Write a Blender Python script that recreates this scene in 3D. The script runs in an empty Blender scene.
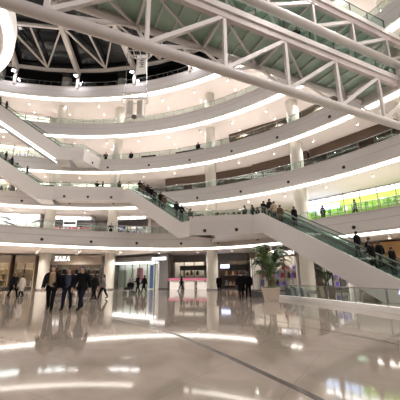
import bpy, bmesh, math, random
from mathutils import Vector, Matrix
random.seed(7)
R = math.radians
scene = bpy.context.scene
COL = scene.collection

# ------------------------------------------------------------------ camera, world, exposure
cam_d = bpy.data.cameras.new('camera'); cam_d.sensor_width = 36.0; cam_d.lens = 27.0; cam_d.clip_end = 400
cam = bpy.data.objects.new('camera', cam_d); COL.objects.link(cam)
cam.matrix_world = Matrix.Translation((0, 0, 1.3)) @ Matrix.Rotation(R(90) + math.atan(79/300), 4, 'X') @ Matrix.Rotation(-0.006, 4, 'Z')
scene.camera = cam
world = bpy.data.worlds.new('night'); scene.world = world; world.use_nodes = True
world.node_tree.nodes['Background'].inputs[0].default_value = (0.012, 0.012, 0.016, 1)
world.node_tree.nodes['Background'].inputs[1].default_value = 1.0
vs = scene.view_settings
vs.view_transform = 'Standard'; vs.look = 'None'; vs.gamma = 1.0; vs.use_curve_mapping = False
vs.exposure = 0.64

# ------------------------------------------------------------------ materials
MATS = {}
def mat(name, col, rough=0.5, metal=0.0, emit=0.0, ecol=None, vary=0.06, scale=6.0, spec=0.5, coat=0.0, bump=0.0):
    if name in MATS: return MATS[name]
    m = bpy.data.materials.new(name); m.use_nodes = True
    nt = m.node_tree; b = nt.nodes['Principled BSDF']
    b.inputs['Roughness'].default_value = rough; b.inputs['Metallic'].default_value = metal
    b.inputs['Specular IOR Level'].default_value = spec; b.inputs['Coat Weight'].default_value = coat
    tc = nt.nodes.new('ShaderNodeTexCoord'); nz = nt.nodes.new('ShaderNodeTexNoise')
    nz.inputs['Scale'].default_value = scale; nz.inputs['Detail'].default_value = 3
    nt.links.new(tc.outputs['Object'], nz.inputs['Vector'])
    rp = nt.nodes.new('ShaderNodeMix'); rp.data_type = 'RGBA'
    rp.inputs[6].default_value = (*[max(0, c*(1-vary)) for c in col], 1)
    rp.inputs[7].default_value = (*[min(1, c*(1+vary)) for c in col], 1)
    nt.links.new(nz.outputs['Fac'], rp.inputs[0]); nt.links.new(rp.outputs[2], b.inputs['Base Color'])
    if emit:
        b.inputs['Emission Color'].default_value = (*(ecol or col), 1); b.inputs['Emission Strength'].default_value = emit
    if bump:
        bp = nt.nodes.new('ShaderNodeBump'); bp.inputs['Strength'].default_value = bump
        nt.links.new(nz.outputs['Fac'], bp.inputs['Height']); nt.links.new(bp.outputs[0], b.inputs['Normal'])
    MATS[name] = m; return m
def glassmat(name, tint, refl=0.12):
    m = bpy.data.materials.new(name); m.use_nodes = True; nt = m.node_tree; nt.nodes.clear()
    o = nt.nodes.new('ShaderNodeOutputMaterial'); mx = nt.nodes.new('ShaderNodeMixShader')
    t = nt.nodes.new('ShaderNodeBsdfTransparent'); g = nt.nodes.new('ShaderNodeBsdfGlossy'); fr = nt.nodes.new('ShaderNodeLayerWeight'); pw = nt.nodes.new('ShaderNodeMath'); ma = nt.nodes.new('ShaderNodeMath')
    t.inputs[0].default_value = (*tint, 1); g.inputs[0].default_value = (.9, .95, .92, 1); g.inputs['Roughness'].default_value = 0.03
    fr.inputs[0].default_value = 0.5; pw.operation = 'POWER'; pw.inputs[1].default_value = 4.0; ma.operation = 'MULTIPLY_ADD'; ma.inputs[1].default_value = .35; ma.inputs[2].default_value = refl*.3
    nt.links.new(fr.outputs['Facing'], pw.inputs[0]); nt.links.new(pw.outputs[0], ma.inputs[0]); nt.links.new(ma.outputs[0], mx.inputs[0]); nt.links.new(t.outputs[0], mx.inputs[1]); nt.links.new(g.outputs[0], mx.inputs[2])
    nt.links.new(mx.outputs[0], o.inputs[0]); MATS[name] = m; return m
def floor_material():
    m = bpy.data.materials.new('polished_marble'); m.use_nodes = True; nt = m.node_tree; b = nt.nodes['Principled BSDF']
    tc = nt.nodes.new('ShaderNodeTexCoord'); mp = nt.nodes.new('ShaderNodeMapping'); mp.inputs['Rotation'].default_value = (0, 0, R(31))
    nt.links.new(tc.outputs['Object'], mp.inputs[0])
    br = nt.nodes.new('ShaderNodeTexBrick'); br.offset = 0.0; br.inputs['Scale'].default_value = 1.0
    br.inputs['Brick Width'].default_value = 1.2; br.inputs['Row Height'].default_value = 1.2; br.inputs['Mortar Size'].default_value = 0.004
    br.inputs['Color1'].default_value = (.31, .265, .23, 1); br.inputs['Color2'].default_value = (.29, .248, .215, 1); br.inputs['Mortar'].default_value = (.21, .18, .16, 1)
    nt.links.new(mp.outputs[0], br.inputs[0])
    nz = nt.nodes.new('ShaderNodeTexNoise'); nz.inputs['Scale'].default_value = 0.9; nz.inputs['Detail'].default_value = 8; nz.inputs['Distortion'].default_value = 1.2
    nt.links.new(tc.outputs['Object'], nz.inputs[0])
    cr = nt.nodes.new('ShaderNodeValToRGB'); cr.color_ramp.elements[0].position = .35; cr.color_ramp.elements[0].color = (.85, .83, .8, 1); cr.color_ramp.elements[1].position = .7; cr.color_ramp.elements[1].color = (1.08, 1.06, 1.04, 1)
    nt.links.new(nz.outputs[0], cr.inputs[0])
    mx = nt.nodes.new('ShaderNodeMix'); mx.data_type = 'RGBA'; mx.blend_type = 'MULTIPLY'; mx.inputs[0].default_value = 1
    nt.links.new(br.outputs[0], mx.inputs[6]); nt.links.new(cr.outputs[0], mx.inputs[7]); nt.links.new(mx.outputs[2], b.inputs['Base Color'])
    b.inputs['Roughness'].default_value = 0.055; b.inputs['IOR'].default_value = 1.45
    MATS['marble'] = m; return m
floor_material()
mat('white', (.66, .62, .60), .35, vary=.03)
mat('panel', (.62, .585, .57), .4, vary=.03, scale=2)
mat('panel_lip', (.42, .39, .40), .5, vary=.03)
mat('soffit', (.87, .82, .79), .7, vary=.03, scale=1)
mat('gallery_wall', (.88, .81, .78), .7, vary=.04)
mat('gallery_floor', (.72, .66, .62), .3)
mat('cream', (.54, .51, .45), .35, vary=.05, scale=3)
mat('joint', (.36, .33, .28), .6)
mat('strip', (1, .95, .82), .5, emit=3.2, ecol=(1, .94, .85))
mat('cool_strip', (.9, .97, 1), .5, emit=2.2, ecol=(.85, .95, 1))
mat('downlight', (1, .95, .85), .5, emit=25.0, ecol=(1, .94, .88))
mat('downlight_ground', (1, .95, .85), .5, emit=25.0, ecol=(1, .94, .88))
mat('shoplight', (1, .93, .8), .5, emit=3, ecol=(1, .9, .74))
mat('shoplight_cool', (1, .97, .95), .5, emit=6.0, ecol=(1, .95, .96))
mat('flood', (1, 1, 1), .5, emit=160.0, ecol=(.95, .93, 1))
mat('black', (.012, .011, .012), .45)
mat('dark', (.035, .03, .028), .5)
mat('dark_glass', (.006, .006, .007), .08, spec=.5)
mat('inlay', (.05, .042, .038), .15)
mat('steel', (.55, .55, .56), .25, metal=1)
mat('dark_steel', (.16, .16, .17), .35, metal=.8)
mat('truss', (.60, .56, .55), .4, vary=.03)
mat('beam', (.52, .46, .45), .4, vary=.03)
mat('rafter', (.52, .47, .43), .5)
mat('green_deck', (.34, .47, .38), .3, vary=.1, scale=2)
mat('deck_rib', (.45, .50, .46), .4)
mat('rubber', (.05, .055, .05), .5)
mat('step', (.25, .25, .25), .45, metal=.2)
mat('taupe', (.40, .34, .28), .5)
mat('brown', (.10, .062, .042), .5, vary=.15)
mat('wood', (.46, .27, .10), .5, vary=.15)
mat('grey_pier', (.16, .15, .145), .5)
mat('pale', (.84, .80, .77), .5)
mat('offwhite', (.85, .82, .80), .5)
mat('sign_white', (1, 1, 1), .5, emit=1.0, ecol=(1, 1, 1))
mat('sign_blue', (.5, .6, 1), .5, emit=2.2, ecol=(.55, .62, 1))
mat('pink', (.55, .16, .25), .5)
mat('red', (.62, .10, .08), .5)
mat('purple', (.22, .14, .62), .5)
mat('blue', (.12, .16, .50), .5)
mat('lime', (.33, .50, .06), .5, emit=.25, ecol=(.42, .75, .06), vary=.25, scale=1.2)  # lime walls and goods glow by themselves, brightness put into the material
mat('lime_dark', (.14, .33, .02), .5, vary=.3)
mat('pot', (.55, .46, .38), .5)
mat('leaf', (.035, .075, .018), .45, vary=.4)
mat('leaf_light', (.10, .15, .04), .45, vary=.4)
mat('soil', (.04, .03, .02), .9)
mat('lavender', (.6, .55, .95), .4, emit=.8, ecol=(.6, .55, 1))
mat('grey_seat', (.12, .115, .115), .4)
mat('gold', (.65, .42, .16), .5)
mat('skin', (.48, .29, .20), .55)
mat('hair', (.012, .010, .009), .6)
mat('eye', (.01, .01, .01), .3)
mat('lip', (.35, .12, .10), .5)
for n, c in dict(cl_black=(.005, .005, .006), cl_navy=(.008, .010, .018), cl_char=(.02, .019, .02), cl_beige=(.33, .23, .15), cl_blue=(.05, .06, .09), cl_grey=(.20, .19, .19), cl_white=(.55, .5, .46), cl_denim=(.012, .015, .024), cl_brown=(.09, .055, .035), cl_red=(.25, .04, .04), cl_tan=(.42, .32, .22)).items():
    mat(n, c, .9, vary=.2, scale=14, spec=.15)
glassmat('glass', (.88, .94, .92)); glassmat('green_glass', (.86, .93, .90), .12); glassmat('shop_glass', (.93, .95, .95), .10)

# ------------------------------------------------------------------ mesh helpers
class MB:
    def __init__(s): s.v = []; s.f = []; s.mi = []
    def poly(s, pts, m=0):
        n = len(s.v); s.v += [tuple(p) for p in pts]; s.f.append(tuple(range(n, n+len(pts)))); s.mi.append(m); return s
    def hexa(s, p, m=0):        # 8 corners: bottom 0-3 ccw, top 4-7
        n = len(s.v); s.v += [tuple(q) for q in p]
        for f in ((3, 2, 1, 0), (4, 5, 6, 7), (0, 1, 5, 4), (1, 2, 6, 5), (2, 3, 7, 6), (3, 0, 4, 7)):
            s.f.append(tuple(n+i for i in f)); s.mi.append(m)
        return s
    def box(s, x0, x1, y0, y1, z0, z1, m=0):
        return s.hexa([(x0, y0, z0), (x1, y0, z0), (x1, y1, z0), (x0, y1, z0), (x0, y0, z1), (x1, y0, z1), (x1, y1, z1), (x0, y1, z1)], m)
    def tube(s, pts, rad, n=8, m=0, cap=True):
        pts = [Vector(p) for p in pts]; rads = rad if isinstance(rad, (list, tuple)) else [rad]*len(pts)
        base = len(s.v); up = Vector((0, 0, 1))
        for i, p in enumerate(pts):
            t = (pts[min(i+1, len(pts)-1)] - pts[max(i-1, 0)]).normalized()
            a = t.cross(up)
            if a.length < 1e-3: a = t.cross(Vector((0, 1, 0)))
            a.normalize(); b = a.cross(t)
            for k in range(n):
                w = 2*math.pi*(k+.5)/n; q = p + (a*math.cos(w) + b*math.sin(w))*rads[i]; s.v.append(tuple(q))
        for i in range(len(pts)-1):
            for k in range(n):
                k2 = (k+1) % n; s.f.append((base+i*n+k, base+(i+1)*n+k, base+(i+1)*n+k2, base+i*n+k2)); s.mi.append(m)
        if cap:
            s.f.append(tuple(base+k for k in range(n))); s.mi.append(m)
            e = base+(len(pts)-1)*n; s.f.append(tuple(e+n-1-k for k in range(n))); s.mi.append(m)
        return s
    def bar(s, a, b, w, h, m=0):      # rectangular bar between two points
        a = Vector(a); b = Vector(b); t = (b-a).normalized(); sd = t.cross(Vector((0, 0, 1)))
        if sd.length < 1e-3: sd = Vector((1, 0, 0))
        sd.normalize(); u = sd.cross(t); sd = sd*(w/2); u = u*(h/2)
        return s.hexa([a-sd-u, a+sd-u, b+sd-u, b-sd-u, a-sd+u, a+sd+u, b+sd+u, b-sd+u], m)
    def lathe(s, prof, n=16, c=(0, 0), m=0, squash=1):
        base = len(s.v)
        for (r, z) in prof:
            for k in range(n):
                w = 2*math.pi*k/n; s.v.append((c[0]+r*math.cos(w), c[1]+r*math.sin(w)*squash, z))
        for i in range(len(prof)-1):
            for k in range(n):
                k2 = (k+1) % n; s.f.append((base+i*n+k, base+i*n+k2, base+(i+1)*n+k2, base+(i+1)*n+k)); s.mi.append(m)
        s.f.append(tuple(base+n-1-k for k in range(n))); s.mi.append(m)
        e = base+(len(prof)-1)*n; s.f.append(tuple(e+k for k in range(n))); s.mi.append(m)
        return s
    def prism(s, outline, z0, z1, m=0):
        n = len(outline); base = len(s.v)
        s.v += [(x, y, z0) for x, y in outline] + [(x, y, z1) for x, y in outline]
        s.f.append(tuple(base+n-1-i for i in range(n))); s.mi.append(m); s.f.append(tuple(base+n+i for i in range(n))); s.mi.append(m)
        for i in range(n):
            j = (i+1) % n; s.f.append((base+i, base+j, base+n+j, base+n+i)); s.mi.append(m)
        return s
    def mesh(s, name, mats, smooth=False):
        me = bpy.data.meshes.new(name); me.from_pydata(s.v, [], s.f); 
        for m in (mats if isinstance(mats, (list, tuple)) else [mats]): me.materials.append(MATS[m])
        me.polygons.foreach_set('material_index', s.mi)
        if smooth: me.polygons.foreach_set('use_smooth', [True]*len(s.f))
        me.update(); return me
    def build(s, name, mats, parent=None, smooth=False):
        return link(name, s.mesh(name, mats, smooth), parent)
def link(name, me, parent=None, loc=None, rz=None):
    o = bpy.data.objects.new(name, me); COL.objects.link(o)
    if parent is not None: o.parent = parent
    if loc is not None: o.location = loc
    if rz is not None: o.rotation_euler = (0, 0, rz)
    return o
def tag(o, label, cat, group=None):
    o['label'] = label; o['category'] = cat
    if group: o['group'] = group
    return o
def thing(name, label, cat, loc=(0, 0, 0), rz=0, group=None):
    o = bpy.data.objects.new(name, None); COL.objects.link(o); o.empty_display_size = .2
    o.location = loc; o.rotation_euler = (0, 0, rz); return tag(o, label, cat, group)
def struct(o, label=None):
    o['kind'] = 'structure'
    if label: o['label'] = label
    return o

# ------------------------------------------------------------------ the round atrium
C0 = Vector((-14.3, 4.7)); RW = 42.5                    # shop front line
ZS = {2: 4.7, 3: 10.6, 4: 16.0, 5: 21.4, 6: 26.8}       # light strip height of each level
ZF = {1: 0.0, **{k: v + 1.6 for k, v in ZS.items()}}    # walking level
CIRC = {3: (-13.2, 5.9, 33.6), 4: (-14.6, 5.5, 34.6), 5: (-15.6, 4.6, 35.0), 6: (-17.0, 1.9, 36.5)}
NSEG = 144
def polar(th, r=RW, c=C0): return Vector((c[0]+r*math.cos(R(th)), c[1]+r*math.sin(R(th))))
def catmull(P, n):
    out = []; m = len(P)
    for i in range(m):
        p0, p1, p2, p3 = (Vector(P[(i+j-1) % m]) for j in range(4))
        for k in range(n):
            t = k/n; out.append(.5*((2*p1)+(p2-p0)*t+(2*p0-5*p1+4*p2-p3)*t*t+(3*p1-p0-3*p2+p3)*t**3))
    return out
def ring_pts(k):
    if k == 2:
        P = [(17.3, 17.0), (15.0, 22.3), (12.1, 25.9), (8.2, 30.3), (4.0, 34.0), (-1.5, 36.0), (-8.3, 35.2), (-14.5, 32.6), (-20.2, 29.2), (-27.5, 24.6), (-36, 16), (-40, 4), (-37, -10), (-28, -21), (-14, -26), (1, -22), (12, -12), (17.8, 2)]
        return catmull(P, 8)
    cx, cy, r = CIRC[k]
    return [Vector((cx+r*math.cos(2*math.pi*i/NSEG), cy+r*math.sin(2*math.pi*i/NSEG))) for i in range(NSEG)]
RING = {k: ring_pts(k) for k in ZS}
NORM = {}
for k, P in RING.items():
    n = len(P); nn = []
    for i in range(n):
        t = (P[(i+1) % n]-P[i-1]).normalized(); nn.append(Vector((t.y, -t.x)))
    NORM[k] = nn
def sweep(k, prof, closed=True, m=0):
    mb = MB(); P = RING[k]; N = NORM[k]; n = len(P); q = len(prof)
    for i in range(n):
        for off, z in prof: mb.v.append((P[i].x+N[i].x*off, P[i].y+N[i].y*off, ZS[k]+z))
    for i in range(n):
        j = (i+1) % n
        for a in range(q if closed else q-1):
            b = (a+1) % q; mb.f.append((i*q+a, i*q+b, j*q+b, j*q+a)); mb.mi.append(m)
    return mb
ORD = {2: 'second', 3: 'third', 4: 'fourth', 5: 'fifth', 6: 'sixth'}

# ground floor
mb = MB(); mb.lathe([(52, -.4), (52, 0)], 96, C0); fl = struct(mb.build('floor', 'marble'), 'polished beige marble floor of the mall atrium')
def inlay(P, w, name, label):
    pts = []
    for i in range(1, len(P)-2):
        p0, p1, p2, p3 = (Vector(P[i+j-1]) for j in range(4))
        for s in range(8):
            t = s/8; pts.append(.5*((2*p1)+(p2-p0)*t+(2*p0-5*p1+4*p2-p3)*t*t+(3*p1-p0-3*p2+p3)*t**3))
    mb = MB()
    for i in range(len(pts)-1):
        d = (pts[i+1]-pts[i]).normalized(); n = Vector((-d.y, d.x))*w/2
        if i == 0: pn = n
        a, b = pts[i], pts[i+1]; 
        mb.hexa([(*(a-pn), -.01), (*(b-n), -.01), (*(b+n), -.01), (*(a+pn), -.01), (*(a-pn), .003), (*(b-n), .003), (*(b+n), .003), (*(a+pn), .003)]); pn = n
    o = mb.build(name, 'inlay', fl); o['label'] = label
inlay([(-12, 19), (-8.2, 16.6), (-5.0, 13.4), (-2.3, 10.2), (-.8, 8.2), (.17, 6.35), (.95, 4.62), (1.31, 3.77), (1.75, 2.4), (2.1, 1.0)], .10, 'floor_inlay', 'wide dark stone line curving across the marble')
inlay([(-2.6, 27), (-.85, 21.3), (.69, 16.1), (2.25, 10.6), (3.44, 7.95), (3.98, 6.55), (4.6, 4.2), (4.9, 2)], .075, 'floor_inlay', 'thin dark line in the marble near the glass fence')

for k in ZS:
    zs = ZS[k]; P = RING[k]; N = NORM[k]; n = len(P)
    # slab: soffit + floor
    mb = MB(); cen = sum(P, Vector((0, 0)))/n
    for i in range(n):
        a = P[i]+N[i]*.62; d = (P[i]-C0).normalized(); b = C0+d*46.2
        mb.v += [(a.x, a.y, zs+.10), (a.x, a.y, zs+1.6), (b.x, b.y, zs+1.6), (b.x, b.y, zs+.10)]
    for i in range(n):
        j = (i+1) % n
        for a, m_ in ((0, 0), (1, 1), (2, 0), (3, 0)):
            b = (a+1) % 4; mb.f.append((i*4+a, j*4+a, j*4+b, i*4+b)); mb.mi.append(m_)
    sl = struct(mb.build('floor_%d' % k, ['soffit', 'gallery_floor']), '%s level gallery slab with pale soffit' % ORD[k])
    # fascia
    tr = struct(sweep(k, [(.30, .20), (.12, .20), (.0, .33), (.0, 1.18), (.07, 1.22), (.07, 1.86), (.0, 1.9), (.0, 1.96), (.28, 1.96), (.28, 1.6), (.62, 1.6), (.62, .32)]).build('trim_%d' % k, 'panel', smooth=False), 'pale curved parapet band of the %s level' % ORD[k])
    sweep(k, [(.045, 1.165), (-.012, 1.165), (-.012, 1.20), (.06, 1.24)]).build('step_line', 'panel_lip', tr)  # thin darker strip along the step of the band
    sweep(k, [(.62, .31), (.30, .195), (.32, .15), (.60, .02), (.66, .02)]).build('light_strip', 'strip', tr)['label'] = 'glowing warm white cove light strip'
    sweep(k, [(.66, .1), (.66, -.04), (.76, -.04), (.76, .1)]).build('strip_lip', 'panel', tr)
    sweep(k, [(.80, .1), (.80, .03), (.90, .03), (.90, .1)]).build('light_line', 'strip', tr)
    # wall behind the shops
    if k < 6: z0 = ZF[k]; z1 = ZS[k+1]+.1; wm = 'gallery_wall'
    else: z0 = 28.4; z1 = 34.0; wm = 'dark'  # sixth level wall painted dark to stand for its unlit gallery
    mb = MB()
    for i in range(96):
        t0, t1 = 360*i/96, 360*(i+1)/96; a, b, c, d = polar(t0, 45.4), polar(t1, 45.4), polar(t1, 45.8), polar(t0, 45.8)
        mb.hexa([(*a, z0), (*b, z0), (*c, z0), (*d, z0), (*a, z1), (*b, z1), (*c, z1), (*d, z1)])
    struct(mb.build('wall_level_%d' % k, wm), 'back wall of the %s level gallery' % ORD[k])
mb = MB()
for i in range(96):
    t0, t1 = 360*i/96, 360*(i+1)/96; a, b, c, d = polar(t0, 45.4), polar(t1, 45.4), polar(t1, 45.8), polar(t0, 45.8)
    mb.hexa([(*a, 0), (*b, 0), (*c, 0), (*d, 0), (*a, 4.85), (*b, 4.85), (*c, 4.85), (*d, 4.85)])
struct(mb.build('wall_level_1', 'gallery_wall'), 'back wall of the ground level')

SPOTS = {}
for up_, en in ((True, 380.0), (False, 420.0)):
    ld = bpy.data.lights.new('downlight_spot', 'SPOT'); ld.energy = en; ld.color = (1, .945, .90); ld.spot_size = R(150); ld.spot_blend = .8; ld.shadow_soft_size = .1; SPOTS[up_] = ld
# dark round ports in the parapets, downlights in the soffits
pm = MB(); pm.lathe([(.16, 0), (.16, .05), (.11, .06), (.11, .02)], 12); port_me = pm.mesh('port', 'black')
dm = MB(); dm.lathe([(.10, 0), (.10, .02)], 10); dl_me = dm.mesh('lamp', 'downlight'); dl_me2 = dm.mesh('lamp', 'downlight_ground')
cm = MB(); n_ = 12
for i in range(n_):
    a, b = 2*math.pi*i/n_, 2*math.pi*(i+1)/n_
    for r_, fl_ in ((.12, 1), (.14, 0)):
        q = [(r_*math.cos(a), r_*math.sin(a), -.26), (r_*math.cos(b), r_*math.sin(b), -.26), (r_*math.cos(b), r_*math.sin(b), .025), (r_*math.cos(a), r_*math.sin(a), .025)]; cm.poly(q[::-1] if fl_ else q)
    cm.poly([(.12*math.cos(a), .12*math.sin(a), -.26), (.12*math.cos(b), .12*math.sin(b), -.26), (.14*math.cos(b), .14*math.sin(b), -.26), (.14*math.cos(a), .14*math.sin(a), -.26)])
can_me = cm.mesh('housing', 'soffit')
trims = {k: bpy.data.objects['trim_%d' % k] for k in ZS}
for k in ZS:
    P = RING[k]; N = NORM[k]; n = len(P)
    acc = 0; acc2 = 0
    for i in range(n):
        d = (P[(i+1) % n]-P[i]).length; acc += d; acc2 += d
        vis = P[i].y > 8
        if k < 5 and acc > 4.6 and vis:
            acc = 0; o = link('port', port_me, trims[k]); zc = ZS[k]+.72
            nrm = Vector((-N[i].x, -N[i].y, 0)); o.matrix_world = Matrix.Translation((P[i].x, P[i].y, zc)) @ nrm.to_track_quat('Z', 'Y').to_matrix().to_4x4()
        if acc2 > 3.6 and P[i].y > -2:
            acc2 = 0
            for off in ((2.1, 4.4) if k > 2 else (2.6, 5.4, 8.4)):
                q = P[i]+N[i]*off
                if (q-C0).length > (39.3 if k > 2 else 37.2): continue
                o = thing('downlight', 'small round downlight in the %s level soffit' % ORD[k], 'light', (q.x, q.y, ZS[k]+.075), 0, '%s level soffit downlights' % ORD[k])
                link('lamp', dl_me if k > 2 else dl_me2, o); link('housing', can_me, o)
                if vis:
                    lo_ = bpy.data.objects.new('spot', SPOTS[k > 2]); COL.objects.link(lo_); lo_.parent = o; lo_.location = (0, 0, -.27)

# columns
for th in (114.5, 100.2, 86.8, 64.6, 46.7, 29.5, 12, -8, -30, -55, -80, -105, -130, -155, 180, 158, 136):
    p = polar(th, 36.75); o = bpy.data.objects.new('column', None); COL.objects.link(o); o.location = (p.x, p.y, 0)
    struct(o, {114.5: 'round cream column at the far left', 100.2: 'round cream column left of the ZARA shop', 86.8: 'round cream column right of the ZARA shop', 64.6: 'round cream column standing in the middle of the far shops', 46.7: 'round cream column behind the big escalator'}.get(th, 'round cream stone column'))
    lv = [(0, 4.8)] + [(ZF[k], ZS[k+1]+.1 if k < 6 else 33) for k in (2, 3, 4, 5, 6)]
    for a, b in lv:
        h = (b-a)/3; mb = MB()
        for s in range(3):
            mb.lathe([(.69, a+s*h), (.70, a+s*h+.02), (.70, a+s*h+h-.03), (.68, a+s*h+h-.01), (.68, a+s*h+h)], 20)
        mb.build('shaft', 'cream', o, smooth=False)
        mb = MB(); mb.lathe([(.76, a), (.76, a+.16), (.71, a+.2)], 20); mb.build('base_ring', 'steel', o)

# glass railings on the parapets
def railing(k, pts, zbase, label, group=None, h=.78, mk='glass'):
    t = thing('glass_railing', label, 'railing', (pts[0].x, pts[0].y, zbase), 0, group)
    inv = Vector((pts[0].x, pts[0].y, zbase)); rail = MB()
    rail.tube([(p.x-inv.x, p.y-inv.y, h) for p in pts], .035, 6)
    rail.build('handrail', 'steel', t)
    pm_ = MB(); L = (pts[1]-pts[0]).length; pm_.box(.04, L-.04, -.008, .008, .03, h-.03); pane = pm_.mesh('pane', mk)
    qm = MB(); qm.box(-.02, .02, -.02, .02, 0, h); post = qm.mesh('post', 'dark_steel')
    for i in range(len(pts)-1):
        d = pts[i+1]-pts[i]; a = math.atan2(d.y, d.x)
        o = link('pane', pane, t, (pts[i].x-inv.x, pts[i].y-inv.y, 0), a); o.scale.x = d.length/L
        link('post', post, t, (pts[i].x-inv.x, pts[i].y-inv.y, 0), a)
    return t
for k in ZS:
    P = [RING[k][i]+NORM[k][i]*.14 for i in range(len(RING[k]))]
    out = []
    for i in range(len(P)):
        if P[i].y > 12 and P[i].x > -36: out.append(P[i])
    out.sort(key=lambda q: math.atan2(q.y-C0.y, q.x-C0.x))
    railing(k, out, ZS[k]+1.96, 'glass railing with thin posts along the %s level parapet' % ORD[k])

# ------------------------------------------------------------------ dark glazed roof
RC = Vector((-17.0, 1.9)); FLOOD = 2800.0
def rz_(r): return 31.0 + (37.5-r)*.30
mb = MB(); mb.lathe([(46, 33.4), (37.5, 31.6), (10, 31.6+27.5*.30), (.5, 31.6+37*.30)], 72, RC)
for f_ in range(len(mb.f)): pass
roof = struct(mb.build('ceiling', 'dark_glass'), 'dark glazed roof of the atrium seen at night')
angs = [105 - 13.5*i for i in range(-6, 14)]
def rp(th, r, dz=0): p = polar(th, r, RC); return Vector((p.x, p.y, rz_(r)+dz))
for i, th in enumerate(angs):
    o = bpy.data.objects.new('roof_rafter', None); COL.objects.link(o); struct(o, 'pale steel roof rafter over the dark glass')
    mb = MB(); mb.bar(rp(th, 36.6, -.35), rp(th, 14, -.35), .55, .8); mb.build('rafter_beam', 'rafter', o)
    mb = MB(); q = rp(th, 36.5, -.4); mb.tube([(q.x, q.y, 28.4), (q.x, q.y, q.z)], .22, 10); mb.build('rafter_post', 'rafter', o)
    t2 = th-13.5; mid = th-6.75
    mb = MB(); mb.bar(rp(th, 36.2, -.2), rp(mid, 36.2, -.2), .35, .4); mb.bar(rp(mid, 36.2, -.2), rp(t2, 36.2, -.2), .35, .4); mb.build('ring_beam', 'rafter', o)
    mb = MB(); mb.bar(rp(th, 30.2, -.2), rp(t2, 30.2, -.2), .3, .35); mb.build('ring_beam', 'rafter', o)
    mb = MB(); mb.bar(rp(th, 23, -.2), rp(t2, 23, -.2), .3, .35); mb.build('ring_beam', 'rafter', o)
    for a, b in (((th-.6, 30.4), (mid, 35.9)), ((t2+.6, 30.4), (mid, 35.9)), ((mid+.9, 30.4), (mid, 35.9))):
        mb = MB(); mb.bar(rp(*a, -.2), rp(*b, -.2), .2, .2); mb.build('brace', 'rafter', o)
LB = {105: 'leftmost of the three bright floodlights under the roof', 91.5: 'middle of the three bright floodlights under the roof', 78: 'rightmost of the three bright floodlights under the roof, behind the hanging sign'}
for th in angs:  # floods beyond the three in view are added to brighten the hall
    p = polar(th, 35.6, RC)
    t = thing('floodlight', LB.get(th, 'added floodlight on a roof rafter out of sight, brightening the hall'), 'light', (p.x, p.y, 30.2), 0, None if th in LB else 'added floodlights out of sight')
    mb = MB(); mb.lathe([(.16, .2), (.24, .0), (.26, -.25)], 12); mb.build('housing', 'steel', t)
    mb = MB(); mb.lathe([(.0, -.30), (.2, -.28), (.24, -.2), (.1, -.16)], 12); mb.build('lens', 'flood', t)
    mb = MB(); mb.tube([(0, 0, .1), (0, .0, .9)], .05, 6); mb.build('bracket', 'steel', t)
    ld = bpy.data.lights.new('flood_lamp', 'SPOT'); ld.energy = FLOOD; ld.color = (1, .93, .88); ld.spot_size = R(150); ld.spot_blend = 1.0; ld.shadow_soft_size = .25
    lo_ = bpy.data.objects.new('flood_lamp', ld); COL.objects.link(lo_); lo_.parent = t
    v = Vector((RC.x-p.x, RC.y-p.y, -22.0)).normalized(); lo_.location = v*.42; lo_.rotation_euler = v.to_track_quat('-Z', 'Y').to_euler()

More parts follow.
